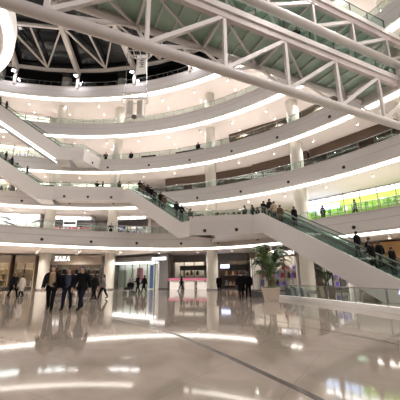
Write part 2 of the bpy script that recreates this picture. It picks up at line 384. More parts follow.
# ------------------------------------------------------------------ bridges
def bridge(a, b, zb, zt, w, npan, label, first=.5, fence=True):
    a = Vector(a); b = Vector(b); d = (b-a).normalized(); nrm = Vector((-d.y, d.x))   # far side
    L = (b-a).length
    t = thing('truss_footbridge', label, 'bridge', (a.x, a.y, zb), math.atan2(d.y, d.x))
    H = zt-zb
    mb = MB(); mb.tube([(0, 0, 0), (L, 0, 0)], .30, 14); mb.build('bottom_chord', 'truss', t, True)
    mb = MB(); mb.box(0, L, -.15, .15, H-.75, H-.30); mb.build('top_chord', 'beam', t)
    mb = MB(); mb.box(0, L, -.28, .12, H-.30, H+.12); mb.build('edge_beam', 'white', t)
    mb = MB(); mb.tube([(0, w, H-.45), (L, w, H-.45)], .22, 12); mb.build('far_chord', 'truss', t, True)
    mb = MB(); mb.box(0, L, w-.1, w+.25, H-.25, H+.12); mb.build('far_edge_beam', 'beam', t)
    dp = MB(); pl = L/npan; dp.box(.06, pl-.06, .14, w-.1, H-.1, H+.02); dpm = dp.mesh('deck_panel', 'green_deck')
    rb = MB(); rb.box(-.06, .06, .12, w-.1, H-.28, H-.02); rbm = rb.mesh('deck_rib', 'deck_rib')
    web = MB(); half = pl/2
    web.bar((half, 0, .15), (half, 0, H-.6), .22, .22); wm1 = web.mesh('diagonal', 'truss')
    web = MB(); web.bar((half-pl, 0, .15), (half, 0, H-.6), .24, .24); wm2 = web.mesh('diagonal', 'truss')
    web = MB(); web.bar((half, .1, .15), (half, w, H-.45), .15, .15); wm3 = web.mesh('far_diagonal', 'truss')
    web = MB(); web.bar((half-pl, .1, .15), (half, w, H-.45), .15, .15); wm4 = web.mesh('far_diagonal', 'truss')
    cb = MB(); cb.bar((half, 0, H-.5), (half, w, H-.45), .16, .16); cb2 = cb.mesh('cross_brace', 'truss')
    cb = MB(); cb.bar((half, 0, H-.5), (half+pl, w, H-.45), .14, .14); cb3 = cb.mesh('cross_brace', 'truss')
    for i in range(npan):
        x = i*pl
        for nm, me in (('deck_panel', dpm), ('deck_rib', rbm), ('web_post', wm1), ('diagonal', wm2), ('far_diagonal', wm3), ('far_diagonal', wm4), ('cross_brace', cb2)): link(nm, me, t, (x, 0, 0))
        if i < npan-1: link('cross_brace', cb3, t, (x, 0, 0))
        for s in (.25, .5, .75): link('deck_rib', rbm, t, (x+s*pl, 0, 0))
    if fence:
        gp = MB(); gl = pl/2; gp.box(.05, gl-.05, -.10, -.085, H+.15, H+1.1); gm = gp.mesh('balustrade_pane', 'green_glass')
        po = MB(); po.box(-.03, .03, -.13, -.06, H+.1, H+1.2); pom = po.mesh('post', 'dark_steel')
        for i in range(npan*2):
            link('balustrade_pane', gm, t, (i*gl, 0, 0)); link('post', pom, t, (i*gl, 0, 0))
        mb = MB(); mb.tube([(0, -.09, H+1.2), (L, -.09, H+1.2)], .04, 8); mb.build('handrail', 'dark_steel', t)
    return t
bridge((-17.3, 6.0), (20.3, 23.34), 12.75, 17.15, 3.0, 9, 'long white truss footbridge with green deck crossing in front of the galleries')
bridge((-12.0, 7.9), (20.9, 23.2), 18.2, 21.0, 3.4, 9, 'upper white truss footbridge with green deck at the top right corner')

# ------------------------------------------------------------------ escalators and their landings
ESC = {}
def escalator(key, foot, top, z0, z1, label, w=3.1, strip=False, nsteps=26, up=.5):
    """foot/top: ends of the side line nearest the camera; lanes lie on the left of the travel direction or right, away from the camera"""
    foot = Vector(foot); top = Vector(top); d = (top-foot).normalized(); L = (top-foot).length; H = z1-z0
    n = Vector((-d.y, d.x)); s = 1 if n.dot(foot) > 0 else -1
    t = thing('escalator', label, 'escalator', (foot.x, foot.y, z0), math.atan2(d.y, d.x))
    fl_ = 1.25; A = (fl_, 0); B = (L-fl_, H); ESC[key] = (foot, d, n*s, L, H, z0, fl_, w)
    def prof(off): return [(0, off), (fl_, off), (L-fl_, H+off), (L, H+off)]
    lo = lambda dz: [(0, max(-.0 if z0 == 0 else -9, -dz)), (fl_+.35, max(-.0 if z0 == 0 else -9, -dz)), (L-fl_+.35, H-dz), (L, H-dz)]
    def side(y0, y1, up, dn, m, name):
        u = prof(up); l = lo(dn); mb = MB()
        if z0 == 0: l = [(0, 0.01), (fl_+dn*(L-2*fl_)/H, 0.01), (L-fl_, H-dn), (L, H-dn)]
        for i in range(3):
            (xa, za), (xb, zb) = u[i], u[i+1]; (la, lza), (lb, lzb) = l[i], l[i+1]
            mb.hexa([(la, y0, lza), (lb, y0, lzb), (lb, y1, lzb), (la, y1, lza), (xa, y0, za), (xb, y0, zb), (xb, y1, zb), (xa, y1, za)])
        mb.build(name, m, t)
    ys = [0, s*w]
    side(0, s*.10, up, 1.25, 'panel', 'side_panel'); side(s*(w-.10), s*w, up, 1.25, 'panel', 'side_panel')
    side(s*(w/2-.12), s*(w/2+.12), .1, .5, 'white', 'middle_panel')
    # underside
    u = lo(1.2)
    if z0 == 0: u = [(0, .02), (fl_+1.2*(L-2*fl_)/H, .02), (L-fl_, H-1.2), (L, H-1.2)]
    mb = MB()
    for i in range(3):
        (xa, za), (xb, zb) = u[i], u[i+1]
        mb.hexa([(xa, s*.18, za), (xb, s*.18, zb), (xb, s*(w-.18), zb), (xa, s*(w-.18), za), (xa, s*.18, za+.06), (xb, s*.18, zb+.06), (xb, s*(w-.18), zb+.06), (xa, s*(w-.18), za+.06)])
    mb.build('underside', 'panel', t)
    if strip:
        for y0 in (-.06, s*(w*.45)):
            mb = MB(); (xa, za), (xb, zb) = u[1], u[2]; mb.bar((xa, y0, za-.05), (xb, y0, zb-.05), .08, .08); mb.build('light_strip', 'cool_strip', t)
    # balustrades: glass, handrail, skirt
    for y in (s*.12, s*(w/2-.1), s*(w/2+.1), s*(w-.12)):
        pts = [(-.35, .45), (-.25, .95), (0, 1.05)] + prof(1.05)[1:3] + [(L, H+1.05), (L+.25, H+.95), (L+.35, H+.45)]
        mb = MB(); mb.tube([(x, y, z) for x, z in pts], .04, 6); mb.build('handrail', 'rubber', t)
        mb = MB(); N_ = 9
        seg = [(0, 0), (fl_, 0)] + [(fl_+(L-2*fl_)*i/N_, H*i/N_) for i in range(1, N_+1)] + [(L, H)]
        for (xa, za), (xb, zb) in zip(seg, seg[1:]):
            g = MB(); g.hexa([(xa+.02, y-.008, za+.12), (xb-.02, y-.008, zb+.12), (xb-.02, y+.008, zb+.12), (xa+.02, y+.008, za+.12), (xa+.02, y-.008, za+1.0), (xb-.02, y-.008, zb+1.0), (xb-.02, y+.008, zb+1.0), (xa+.02, y+.008, za+1.0)])
            g.build('balustrade_glass', 'green_glass', t)
    sm = MB(); sw = w/2-.3; run = (L-2*fl_)/nsteps; rise = H/nsteps
    sm.box(0, run+.02, -sw/2, sw/2, -.35, 0); sme = sm.mesh('step', 'step')
    for lane in (w*.27, w*.73):
        for i in range(nsteps): link('step', sme, t, (fl_+i*run, s*lane, (i+1)*rise-.02))
        for x0, zz in ((0, .0), (L-fl_, H)):
            mb = MB(); mb.box(x0, x0+fl_, s*lane-sw/2, s*lane+sw/2, zz-.04 if not (z0 == 0 and x0 == 0) else .0, zz+.015); mb.build('landing_plate', 'steel', t)
    return t
def esc_pos(key, u, lane=0):     # u 0..1 along the run
    foot, d, n, L, H, z0, fl_, w = ESC[key]; x = u*L; q = foot+d*x+n*(w*(.27 if lane == 0 else .73))
    if x < fl_: z = z0+.015
    elif x > L-fl_: z = z0+H+.015
    else:
        k = int((x-fl_)/((L-2*fl_)/26)); z = z0+(k+1)*H/26-.02
    return (q.x, q.y, z), math.atan2(d.y, d.x)
escalator('E1', (11.75, 14.2), (4.67, 26.4), 0, 6.3, 'large escalator rising from the marble floor at the right edge')
escalator('E2', (-1.0, 27.4), (-9.9, 37.1), 6.3, 12.2, 'crowded escalator climbing left from the central landing to the third level', up=.25)
escalator('E3', (-18.5, 36.2), (-29.0, 32.5), 12.2, 17.6, 'escalator rising to the left edge from the third level landing')
escalator('E4', (-17.0, 36.4), (-27.5, 32.8), 17.6, 23.0, 'topmost escalator at the left edge with glowing lines under it', strip=True)

def landing(name_label, outline, zf, edges, under=None):
    t = thing('landing_platform', name_label, 'platform', (0, 0, 0)); n = len(outline)
    mb = MB(); mb.prism(outline, zf-.9, zf, 0); 
    o = mb.build('slab', ['white'], t)
    cx = sum(p[0] for p in outline)/n; cy = sum(p[1] for p in outline)/n
    for e in edges:
        a = Vector(outline[e]); b = Vector(outline[(e+1) % n]); d = (b-a).normalized(); q = Vector((d.y, -d.x))
        if q.dot(Vector((cx, cy))-a) > 0: q = -q
        a2, b2 = a+q*.02, b+q*.02; i1, i2 = a-q*.16, b-q*.16
        mb = MB(); mb.hexa([(*a2, zf-1.15), (*b2, zf-1.15), (*i2, zf-1.15), (*i1, zf-1.15), (*a2, zf+.12), (*b2, zf+.12), (*i2, zf+.12), (*i1, zf+.12)]); mb.build('fascia', 'panel', t)
        mb = MB(); a3, b3 = a+q*.0, b+q*.0; mb.hexa([(*a3, zf+.12), (*b3, zf+.12), (*(b3-q*.1), zf+.12), (*(a3-q*.1), zf+.12), (*a3, zf+.62), (*b3, zf+.62), (*(b3-q*.1), zf+.62), (*(a3-q*.1), zf+.62)]); mb.build('parapet', 'white', t)
        Lb = (b-a).length; m = max(1, round(Lb/1.5))
        for i in range(m):
            p = a+d*(Lb*i/m)-q*.06; r_ = a+d*(Lb*(i+1)/m-.05)-q*.06
            g = MB(); g.hexa([(*(p-q*.008), zf+.62), (*(r_-q*.008), zf+.62), (*(r_+q*.008), zf+.62), (*(p+q*.008), zf+.62), (*(p-q*.008), zf+1.1), (*(r_-q*.008), zf+1.1), (*(r_+q*.008), zf+1.1), (*(p+q*.008), zf+1.1)]); g.build('balustrade_glass', 'green_glass', t)
        mb = MB(); mb.tube([(*(a-q*.06), zf+1.12), (*(b-q*.06), zf+1.12)], .035, 6); mb.build('handrail', 'steel', t)
        nport = int(Lb/2.6)
        for i in range(nport):
            p = a+d*(Lb*(i+.5)/nport)+q*.02
            o = link('port', port_me, t); o.matrix_world = Matrix.Translation((p.x, p.y, zf-.75)) @ Vector((q.x, q.y, 0)).to_track_quat('Z', 'Y').to_matrix().to_4x4()
    return t
landing('second level landing platform between the big escalator and the crowded one', [(-1.0, 27.4), (4.67, 26.4), (7.4, 28.0), (8.6, 30.2), (4.2, 34.3), (1.3, 35.6), (1.3, 29.5)], 6.3, [0, 5])
landing('third level landing platform between two escalators', [(-18.5, 36.2), (-9.9, 37.1), (-8.2, 39.0), (-13, 39.8), (-18.9, 39.3)], 12.2, [0])
landing('fourth level landing platform at the foot of the top escalator', [(-17.0, 36.4), (-15.4, 36.9), (-14.2, 40.3), (-17.3, 40.3)], 17.6, [0, 1])
landing('fourth level landing platform beyond the left edge', [(-33.5, 30.9), (-29.0, 32.5), (-30.0, 35.5), (-33, 34.9)], 17.6, [0])
landing('fifth level landing platform beyond the left edge', [(-32.0, 31.2), (-27.5, 32.8), (-28.6, 35.8), (-33, 35.2)], 23.0, [0])

# round canopy with two light rings, upper left
t = thing('round_canopy', 'round white canopy with two glowing rings at the top left corner', 'canopy', (-27, 16.5, 22))
mb = MB(); mb.lathe([(11.2, .1), (12.0, .25), (12.0, 1.6), (11.6, 1.8)], 64); mb.build('disc', 'panel', t)
def annulus(r0, r1, z0, z1, n=64):
    mb = MB()
    for i in range(n):
        a, b = 2*math.pi*i/n, 2*math.pi*(i+1)/n
        P = [(r*math.cos(w), r*math.sin(w)) for r, w in ((r0, a), (r1, a), (r1, b), (r0, b))]
        mb.hexa([(*P[0], z0), (*P[1], z0), (*P[2], z0), (*P[3], z0), (*P[0], z1), (*P[1], z1), (*P[2], z1), (*P[3], z1)])
    return mb
annulus(11.2, 11.9, .02, .2).build('light_ring', 'strip', t); annulus(9.9, 10.5, .02, .2).build('light_ring', 'strip', t)
for a in range(8):
    w = a*math.pi/4; mb = MB(); mb.tube([(10*math.cos(w), 10*math.sin(w), 1.7), (10*math.cos(w), 10*math.sin(w), 12.2)], .05, 6); mb.build('cable', 'steel', t)

# ------------------------------------------------------------------ hanging cluster
t = thing('hanging_light_ring', 'round hanging rig with a grid of bars below the footbridge', 'lighting rig', (-6.6, 28.0, 25.9))
mb = MB(); N_ = 28; mb.tube([(1.4*math.cos(2*math.pi*i/N_), 1.4*math.sin(2*math.pi*i/N_), 0) for i in range(N_+1)], .09, 8); mb.build('hoop', 'truss', t)
for v in (-.7, 0, .7):
    l = math.sqrt(1.4**2-v*v)
    mb = MB(); mb.tube([(-l, v, 0), (l, v, 0)], .05, 6); mb.build('bar', 'truss', t)
    mb = MB(); mb.tube([(v, -l, 0), (v, l, 0)], .05, 6); mb.build('bar', 'truss', t)
for a in range(3):
    w = a*2.09; mb = MB(); mb.tube([(1.4*math.cos(w), 1.4*math.sin(w), 0), (1.4*math.cos(w), 1.4*math.sin(w), 7.2)], .03, 5); mb.build('cable', 'steel', t)
def text_mesh(txt, size, depth, bold=0.0, align='CENTER'):
    cu = bpy.data.curves.new('lettering', 'FONT'); cu.body = txt; cu.size = size; cu.extrude = depth; cu.offset = bold; cu.align_x = align; cu.align_y = 'CENTER'; cu.resolution_u = 3
    o = bpy.data.objects.new('tmp', cu); COL.objects.link(o); dg = bpy.context.evaluated_depsgraph_get()
    me = bpy.data.meshes.new_from_object(o.evaluated_get(dg)); bpy.data.objects.remove(o); bpy.data.curves.remove(cu); me.name = 'lettering'; return me
t = thing('hanging_banner', 'white hanging banner with dark marks beside the rightmost floodlight', 'banner', (-6.75, 29.9, 25.6), R(-12))
mb = MB(); mb.box(-.62, .62, -.04, .04, -1.3, 1.3); mb.build('board', 'offwhite', t)
for i, (x, z, w_, h_) in enumerate(((.05, .75, .5, .12), (.05, .5, .36, .14), (.05, .2, .55, .1), (.1, -.05, .3, .16), (.05, -.35, .5, .1))):
    mb = MB(); mb.box(x-w_/2, x+w_/2, -.06, -.04, z-h_/2, z+h_/2); mb.build('mark', 'dark', t)
for x in (-.5, .5):
    mb = MB(); mb.tube([(x, 0, 1.3), (x, 0, 7.5)], .025, 5); mb.build('cable', 'steel', t)
t = thing('speaker_cluster', 'white hanging frame with two grey loudspeakers', 'speaker', (-7.3, 30.0, 20.1))
fr = MB()
for z in (1.5, .7):
    for a, b in (((-1.4, -.5), (1.4, -.5)), ((1.4, -.5), (1.4, .5)), ((1.4, .5), (-1.4, .5)), ((-1.4, .5), (-1.4, -.5))): fr.tube([(*a, z), (*b, z)], .07, 6)
for x in (-1.4, -.5, .5, 1.4):
    for y in (-.5, .5): fr.tube([(x, y, .7), (x, y, 1.5)], .05, 6)
    fr.tube([(x, -.5, .7), (x, .5, 1.5)], .04, 6)
for x in (-1.4, -.5, .5): fr.tube([(x, -.5, .7), (x+.9, -.5, 1.5)], .04, 6)
fr.build('frame', 'truss', t)
for x, rz in ((-.5, R(12)), (.7, R(-12))):
    mb = MB(); mb.hexa([(-.35, -.3, -1.2), (.35, -.3, -1.2), (.3, .35, -1.1), (-.3, .35, -1.1), (-.35, -.35, .65), (.35, -.35, .65), (.3, .35, .65), (-.3, .35, .65)])
    b_ = mb.build('loudspeaker', 'offwhite', t); b_.location = (x, 0, 0); b_.rotation_euler = (0, 0, rz)
    mb = MB(); mb.box(-.3, .3, -.38, -.345, -1.1, .55); g = mb.build('grille', 'cream', b_)
mb = MB(); mb.lathe([(.1, -1.5), (.3, -1.4), (.3, -1.15), (.15, -1.1)], 12); mb.build('camera_dome', 'dark_steel', t)
mb = MB(); mb.tube([(-.9, 0, .7), (-.9, 0, -1.35)], .04, 6); mb.tube([(1.15, 0, .7), (1.15, 0, -1.35)], .04, 6); mb.tube([(-.9, 0, -1.3), (1.15, 0, -1.3)], .05, 6); mb.build('lower_bar', 'truss', t)
for x in (-1.2, 1.2):
    mb = MB(); mb.tube([(x, 0, 1.5), (x, 0, 12.9)], .03, 5); mb.build('cable', 'steel', t)

# ------------------------------------------------------------------ shops
def arc_frame(th0, th1, r=RW):
    a, b = polar(th0, r), polar(th1, r)      # th0 > th1 : left to right as seen from the atrium
    d = b-a; return a, d.length, math.atan2(d.y, d.x)
def shop(level, th0, th1, label, h=None, head=.9, headm='taupe', wall='gallery_wall', floorm='gallery_floor', light='shoplight', depth=2.4, r=RW, mull=3, goods=(), sign=None, frame='dark', letter='sign_white', sill=0.0, shelves=2, cat='shop', lsize=.6, headz=None):
    """shop front in its own frame: x to the right, y into the shop, z up"""
    a, W, ang = arc_frame(th0, th1, r); z0 = ZF[level]; H = (ZS[level+1]+.08 if level < 6 else 32)-z0-.02
    if h: H = h
    t = thing('shop', label, cat, (a.x, a.y, z0), ang)
    mb = MB(); mb.box(.0, W, depth-.08, depth, 0, H); mb.build('back_wall', wall, t)
    for x in (0, W-.15): mb = MB(); mb.box(x, x+.15, 0, depth-.08, 0, H); mb.build('side_wall', wall, t)
    zt = H-head
    if head: mb = MB(); mb.box(0, W, -.12, .2, zt, H); mb.build('header', headm, t)
    zl = zt+min(.28, head-.16) if head else H-.15
    if light:
        for yy in (.45, depth-.75): mb = MB(); mb.box(.3, W-.3, yy, yy+.28, zl, zl+.08); mb.build('ceiling_light', light, t)
        mb = MB(); mb.box(.15, W-.15, .2, depth-.08, zl+.09, zl+.13); mb.build('shop_ceiling', 'pale', t)
    n = max(1, mull); pw = (W-.3)/n
    pm_ = MB(); pm_.box(.05, pw-.05, .06, .075, .08+sill, zt-.05); pme = pm_.mesh('pane', 'shop_glass')
    mm = MB(); mm.box(-.05, .05, .02, .12, 0, zt); mme = mm.mesh('mullion', frame)
    for i in range(n+1):
        link('mullion', mme, t, (.15+i*pw, 0, 0))
        if i < n and not (n > 2 and i == n//2): link('pane', pme, t, (.15+i*pw, 0, 0))
    mb = MB(); mb.box(.15, W-.15, .0, .14, 0, .08+sill); mb.build('sill', frame, t)
    if goods:
        gm = []
        for g in goods:
            q = MB(); q.hexa([(-.16, -.1, 0), (.16, -.1, 0), (.18, .1, 0), (-.18, .1, 0), (-.10, -.07, .62), (.10, -.07, .62), (.12, .07, .62), (-.12, .07, .62)]); q.box(-.03, .03, -.02, .02, .62, .7); gm.append(q.mesh('display_item', g))
        for s in range(shelves):
            zz = .45 + s*(zt-.9)/max(1, shelves)
            mb = MB(); mb.box(.25, W-.25, depth-.6, depth-.1, zz-.05, zz); mb.build('shelf', 'pale', t)
            x = .5
            while x < W-.5:
                o = link('display_item', random.choice(gm), t, (x, depth-.35, zz)); o.scale = (random.uniform(.8, 1.5), 1, random.uniform(.7, 1.25)); x += random.uniform(.38, .75)
    if sign:
        txt, fx, m_ = sign[:3]; me = text_mesh(txt, lsize, .03, .012); me.materials.append(MATS[m_])
        o = link('lettering', me, t, (W*fx, -.16, H-head/2 if headz is None else headz)); o.rotation_euler = (R(90), 0, 0)
    return t, W, H
# ground level, left to right
G = 1
shop(G, 113.5, 107.2, 'shop with golden lit display window at the far left edge', h=4.6, head=1.1, goods=('gold', 'cl_white', 'gold', 'cl_tan'), mull=2, shelves=3, wall='cl_tan', r=38.2)
shop(G, 106.3, 102.6, 'pale shop window behind the couple in black and white coats', h=4.6, head=1.1, goods=('cl_tan', 'offwhite'), mull=2, shelves=1, wall='cl_tan', r=38.2)
z_, zW, zH = shop(G, 99.6, 89.4, 'ZARA fashion shop with taupe header and warm lit window', h=4.6, head=1.25, goods=('cl_brown', 'cl_char', 'gold', 'cl_white', 'cl_black'), mull=5, shelves=3, wall='brown', r=38.2)
# ZARA serif letters, thick and thin strokes, built as solid outlines
LET = {'Z': [[(0, 1), (.75, 1), (.75, .92), (.28, .08), (.75, .08), (.75, .3), (.8, .3), (.8, 0), (0, 0), (0, .08), (.47, .92), (.12, .92), (.05, .72), (0, .72)]],
       'A': [[(0, 0), (.26, 0), (.26, .05), (.15, .05), (.4, .86), (.35, 1), (.05, .05), (0, .05)], [(.35, 1), (.52, 1), (.88, .05), (.95, .05), (.95, 0), (.55, 0), (.55, .05), (.64, .05), (.4, .82)], [(.2, .33), (.56, .33), (.54, .39), (.22, .39)]],
       'R': [[(0, 0), (.38, 0), (.38, .05), (.29, .05), (.29, .95), (.38, .95), (.38, 1), (0, 1), (0, .95), (.09, .95), (.09, .05), (0, .05)], [(.29, .95), (.5, .95), (.56, .75), (.5, .55), (.29, .55), (.29, .5), (.55, .5), (.74, .6), (.78, .75), (.74, .9), (.55, 1), (.29, 1)], [(.42, .5), (.62, .5), (.84, .05), (.92, .05), (.92, 0), (.66, 0)]]}
x = .50
for ch in 'ZARA':
    mb = MB(); sc = .62
    for poly in LET[ch]:
        pts = [(x+px*sc*.78+pz*.05, pz*sc) for px, pz in poly]; n = len(pts); base = len(mb.v)
        mb.v += [(px, -.22, 3.85+pz) for px, pz in pts] + [(px, -.14, 3.85+pz) for px, pz in pts]
        mb.f.append(tuple(base+i for i in range(n))); mb.f.append(tuple(base+2*n-1-i for i in range(n))); mb.mi += [0, 0]
        for i in range(n): j = (i+1) % n; mb.f.append((base+i, base+n+i, base+n+j, base+j)); mb.mi.append(0)
    o = mb.build('lettering', 'sign_white', z_); o['label'] = 'glowing white letter %s' % ch; x += .47 if ch == 'Z' else .54
for i, (xx, wm_) in enumerate(((2.6, 'dark'), (3.9, 'dark'))):
    mb = MB(); mb.box(xx, xx+.18, -.1, .0, 0, 3.3); mb.build('door_post', wm_, z_)
# glazed white block between column and dark pier (its right end comes forward)
def block_front(p, q, z0, h, label, name='shop', header=.5, n=6, headm='white', paneback='cl_grey', light=True, poster=None):
    p = Vector(p); q = Vector(q); d = q-p; W = d.length
    t = thing(name, label, 'shop', (p.x, p.y, z0), math.atan2(d.y, d.x))
    mb = MB(); mb.box(0, W, -.15, .25, h-header, h); mb.build('header', headm, t)
    mb = MB(); mb.box(0, W, -.35, -.15, h-header-.02, h-header+.12); mb.build('glow_ledge', 'strip', t)  # emissive ledge stands in for the lit soffit above the glass
    mb = MB(); mb.box(0, W, 1.6, 1.7, 0, h); mb.build('back_wall', 'pale', t)
    mb = MB(); mb.box(0, W, .25, 1.6, h-header+.05, h-header+.1); mb.build('shop_ceiling', 'pale', t)
    mb = MB(); mb.box(.3, W-.3, .6, .8, h-header-.05, h-header+.03); mb.build('ceiling_light', 'shoplight_cool', t)
    pw = W/n; pm_ = MB(); pm_.box(.04, pw-.04, 0, .02, .1, h-header-.05); pme = pm_.mesh('pane', 'green_glass'); mm = MB(); mm.box(-.04, .04, -.03, .05, 0, h-header); mme = mm.mesh('mullion', 'dark_steel')
    for i in range(n+1):
        link('mullion', mme, t, (i*pw, 0, 0))
        if i < n: link('pane', pme, t, (i*pw, 0, 0))
    return t, W
t, W = block_front((-13.4, 46.4), (-6.1, 41.5), 0, 4.4, 'white glazed shop front slanting between the right ZARA column and the dark pier', header=.85, headm='grey_pier')
for (x0, x1, z0_, z1_, m_, nm) in ((W*.55, W*.68, 1.1, 2.9, 'pink', 'poster'), (W*.84, W*.9, .1, 3.2, 'blue', 'door'), (W*.1, W*.3, .2, 2.6, 'cl_white', 'display_panel'), (W*.36, W*.5, .2, 2.8, 'pale', 'display_panel'), (W*.92, W*.99, .1, 3.4, 'pale', 'display_panel')):
    mb = MB(); mb.box(x0, x1, .5, .6, z0_, z1_); mb.build(nm, m_, t)
mb = MB(); mb.box(W-.2, W+2.2, -.5, -.38, 3.75, 4.15); s_ = mb.build('sign_plate', 'sign_white', t); s_['label'] = 'long glowing white sign plate'
t = thing('shop_pier', 'dark grey pier between the white glazed shop and the pink shop', 'pier', (-5.0, 41.6, 0), R(-15))
mb = MB(); mb.box(-.6, .65, 0, 1.2, 0, 4.7); mb.build('shaft', 'grey_pier', t); mb = MB(); mb.box(-.65, .7, -.05, 1.25, 0, .15); mb.build('plinth', 'dark', t)
shop(G, 76.0, 69.4, 'cream shop with dark header behind the pink counters', h=4.7, head=1.0, headm='grey_pier', goods=('pink', 'offwhite', 'cl_tan', 'cl_brown'), mull=3, shelves=2, wall='pale', light='shoplight')
t = thing('sign_board', 'dark sign board above the pink counters', 'sign', (-1.4, 43.9, 0), R(-17)); mb = MB(); mb.box(-1.6, 2.4, -.1, .1, 2.5, 3.15); mb.build('board', 'black', t)
mb = MB(); mb.tube([(-1.5, 0, 0), (-1.5, 0, 2.6)], .05, 6); mb.build('support', 'dark', t); mb = MB(); mb.tube([(2.3, 0, 0), (2.3, 0, 2.6)], .05, 6); mb.build('support', 'dark', t)
t_, W_, H_ = shop(G, 66.8, 60.8, 'dark fronted shop with a small blue sign right of the middle column', h=4.7, head=1.0, headm='grey_pier', goods=('cl_red', 'pink', 'cl_brown', 'gold', 'cl_white'), mull=3, shelves=2, wall='brown')
mb = MB(); mb.box(.6, 1.9, -.35, -.2, 2.75, 3.25); o = mb.build('sign_plate', 'sign_blue', t_); o['label'] = 'glowing pale blue sign plate'
mb = MB(); mb.box(1.9, W_, -.3, -.15, 2.4, 3.2); mb.build('sign_band', 'black', t_)
shop(G, 57.4, 48.9, 'MADEN shop with brown frame and purple lit displays behind the palm', h=4.4, head=.75, headm='brown', goods=('purple', 'blue', 'cl_red', 'offwhite', 'cl_brown', 'pink'), mull=4, shelves=3, wall='pale', sign=('MADEN', .80, 'sign_white'), lsize=.58, frame='brown', r=37.5)
shop(G, 45.4, 41.6, 'shop window with blue goods under the big escalator', h=4.5, head=.9, headm='cream', goods=('blue', 'offwhite', 'purple', 'cl_grey'), mull=3, shelves=3, wall='pale', light='shoplight_cool', r=38.5)
shop(G, 41.0, 33.0, 'brown panelled shop behind the lower riders of the big escalator', h=4.6, head=1.6, headm='wood', goods=('cl_brown', 'cl_tan', 'gold'), mull=4, shelves=2, wall='brown', r=40)
shop(G, 32.5, 24, 'cream shop beyond the right edge', h=4.6, head=1.2, headm='cream', goods=('cl_brown', 'cl_tan', 'offwhite'), mull=4, shelves=2, wall='pale', r=40)
# second level
shop(2, 118.5, 112.3, 'second level shop with dark brown jamb at the left edge', head=.6, headm='pale', goods=('cl_brown', 'offwhite', 'cl_char'), wall='brown', light='shoplight', shelves=3, r=39)
shop(2, 111.8, 103.2, 'bright white second level shop with black line decoration', head=.2, headm='offwhite', wall='offwhite', light='shoplight_cool', mull=1, r=39.3, sill=0, frame='offwhite')
shop(2, 101.5, 92.6, 'red and white second level shop under a dark sign band', head=.35, headm='pale', wall='offwhite', goods=('red', 'offwhite', 'pink', 'red'), light='shoplight_cool', shelves=3, r=39.2, mull=4)
shop(2, 88.8, 80.5, 'white second level shop under a dark curved sign band', head=.35, headm='offwhite', wall='offwhite', goods=('purple', 'offwhite', 'cl_char', 'offwhite', 'gold'), light='shoplight_cool', shelves=3, r=39.2, mull=4)
def sign_band(th0, th1, r, z0, z1, label, m='dark', plate=None):
    n = 10; t = thing('sign_band', label, 'sign', (0, 0, 0)); mb = MB()
    for i in range(n):
        a0, a1 = th0+(th1-th0)*i/n, th0+(th1-th0)*(i+1)/n; P = [polar(a0, r), polar(a1, r), polar(a1, r+.3), polar(a0, r+.3)]
        mb.hexa([(*p, z0) for p in P]+[(*p, z1) for p in P])
    mb.build('band', m, t)
    if plate:
        f0, f1 = plate; a0, a1 = th0+(th1-th0)*f0, th0+(th1-th0)*f1; mb = MB(); P = [polar(a0, r-.12), polar(a1, r-.12), polar(a1, r), polar(a0, r)]
        mb.hexa([(*p, z0+.05) for p in P]+[(*p, z1-.05) for p in P]); o = mb.build('sign_plate', 'sign_white', t)
        q = (P[0]+P[1])/2; d = P[1]-P[0]
        for k in range(6):
            c = P[0]+d*((k+1)/7); mb = MB(); e = d.normalized()*.16; nn = Vector((d.y, -d.x)).normalized()*.03
            pts = [c-e, c+e, c+e+nn, c-e+nn]; mb.hexa([(*p, z0+.3) for p in pts]+[(*p, z1-.3) for p in pts]); mb.build('mark', 'dark', t)
    return t
sign_band(101.3, 92.0, 38.6, 8.75, 9.75, 'dark second level sign band with a glowing white plate', plate=(.33, .62))
sign_band(88.6, 80.0, 38.6, 8.75, 9.75, 'dark second level sign band without lettering')
shop(2, 74, 61, 'pale second level shop behind the central landing', head=.6, headm='pale', wall='pale', goods=('cl_tan', 'offwhite', 'cl_grey'), light='shoplight', shelves=2, mull=5)
# black line decoration
t = thing('line_decoration', 'black curved line decoration on the white second level shop', 'decoration', (0, 0, 0))
for pts in ([(110.8, 9.9), (109.6, 9.8), (108.6, 9.5)], [(109.8, 9.3), (107.4, 8.7), (105.2, 8.3)], [(104.6, 9.2), (103.6, 9.5), (102.6, 9.6)], [(102.6, 9.8), (102.6, 9.1)]):
    mb = MB(); mb.tube([(*polar(a, 38.9), z) for a, z in pts], .09, 6); mb.build('line', 'black', t)
# right: lime green shop on the second level
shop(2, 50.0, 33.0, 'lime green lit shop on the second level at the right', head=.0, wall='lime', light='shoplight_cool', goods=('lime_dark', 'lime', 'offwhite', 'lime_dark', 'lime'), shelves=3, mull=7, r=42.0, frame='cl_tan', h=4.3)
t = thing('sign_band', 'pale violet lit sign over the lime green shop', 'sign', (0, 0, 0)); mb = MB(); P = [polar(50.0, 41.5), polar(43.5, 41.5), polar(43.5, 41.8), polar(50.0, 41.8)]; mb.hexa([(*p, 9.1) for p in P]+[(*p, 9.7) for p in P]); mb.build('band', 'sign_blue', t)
shop(2, 32.5, 20, 'lime green lit shop beyond the right edge', head=.0, wall='lime', light='shoplight_cool', goods=('lime_dark', 'lime', 'offwhite'), shelves=3, mull=5, r=42.0, frame='cl_tan', h=4.3)
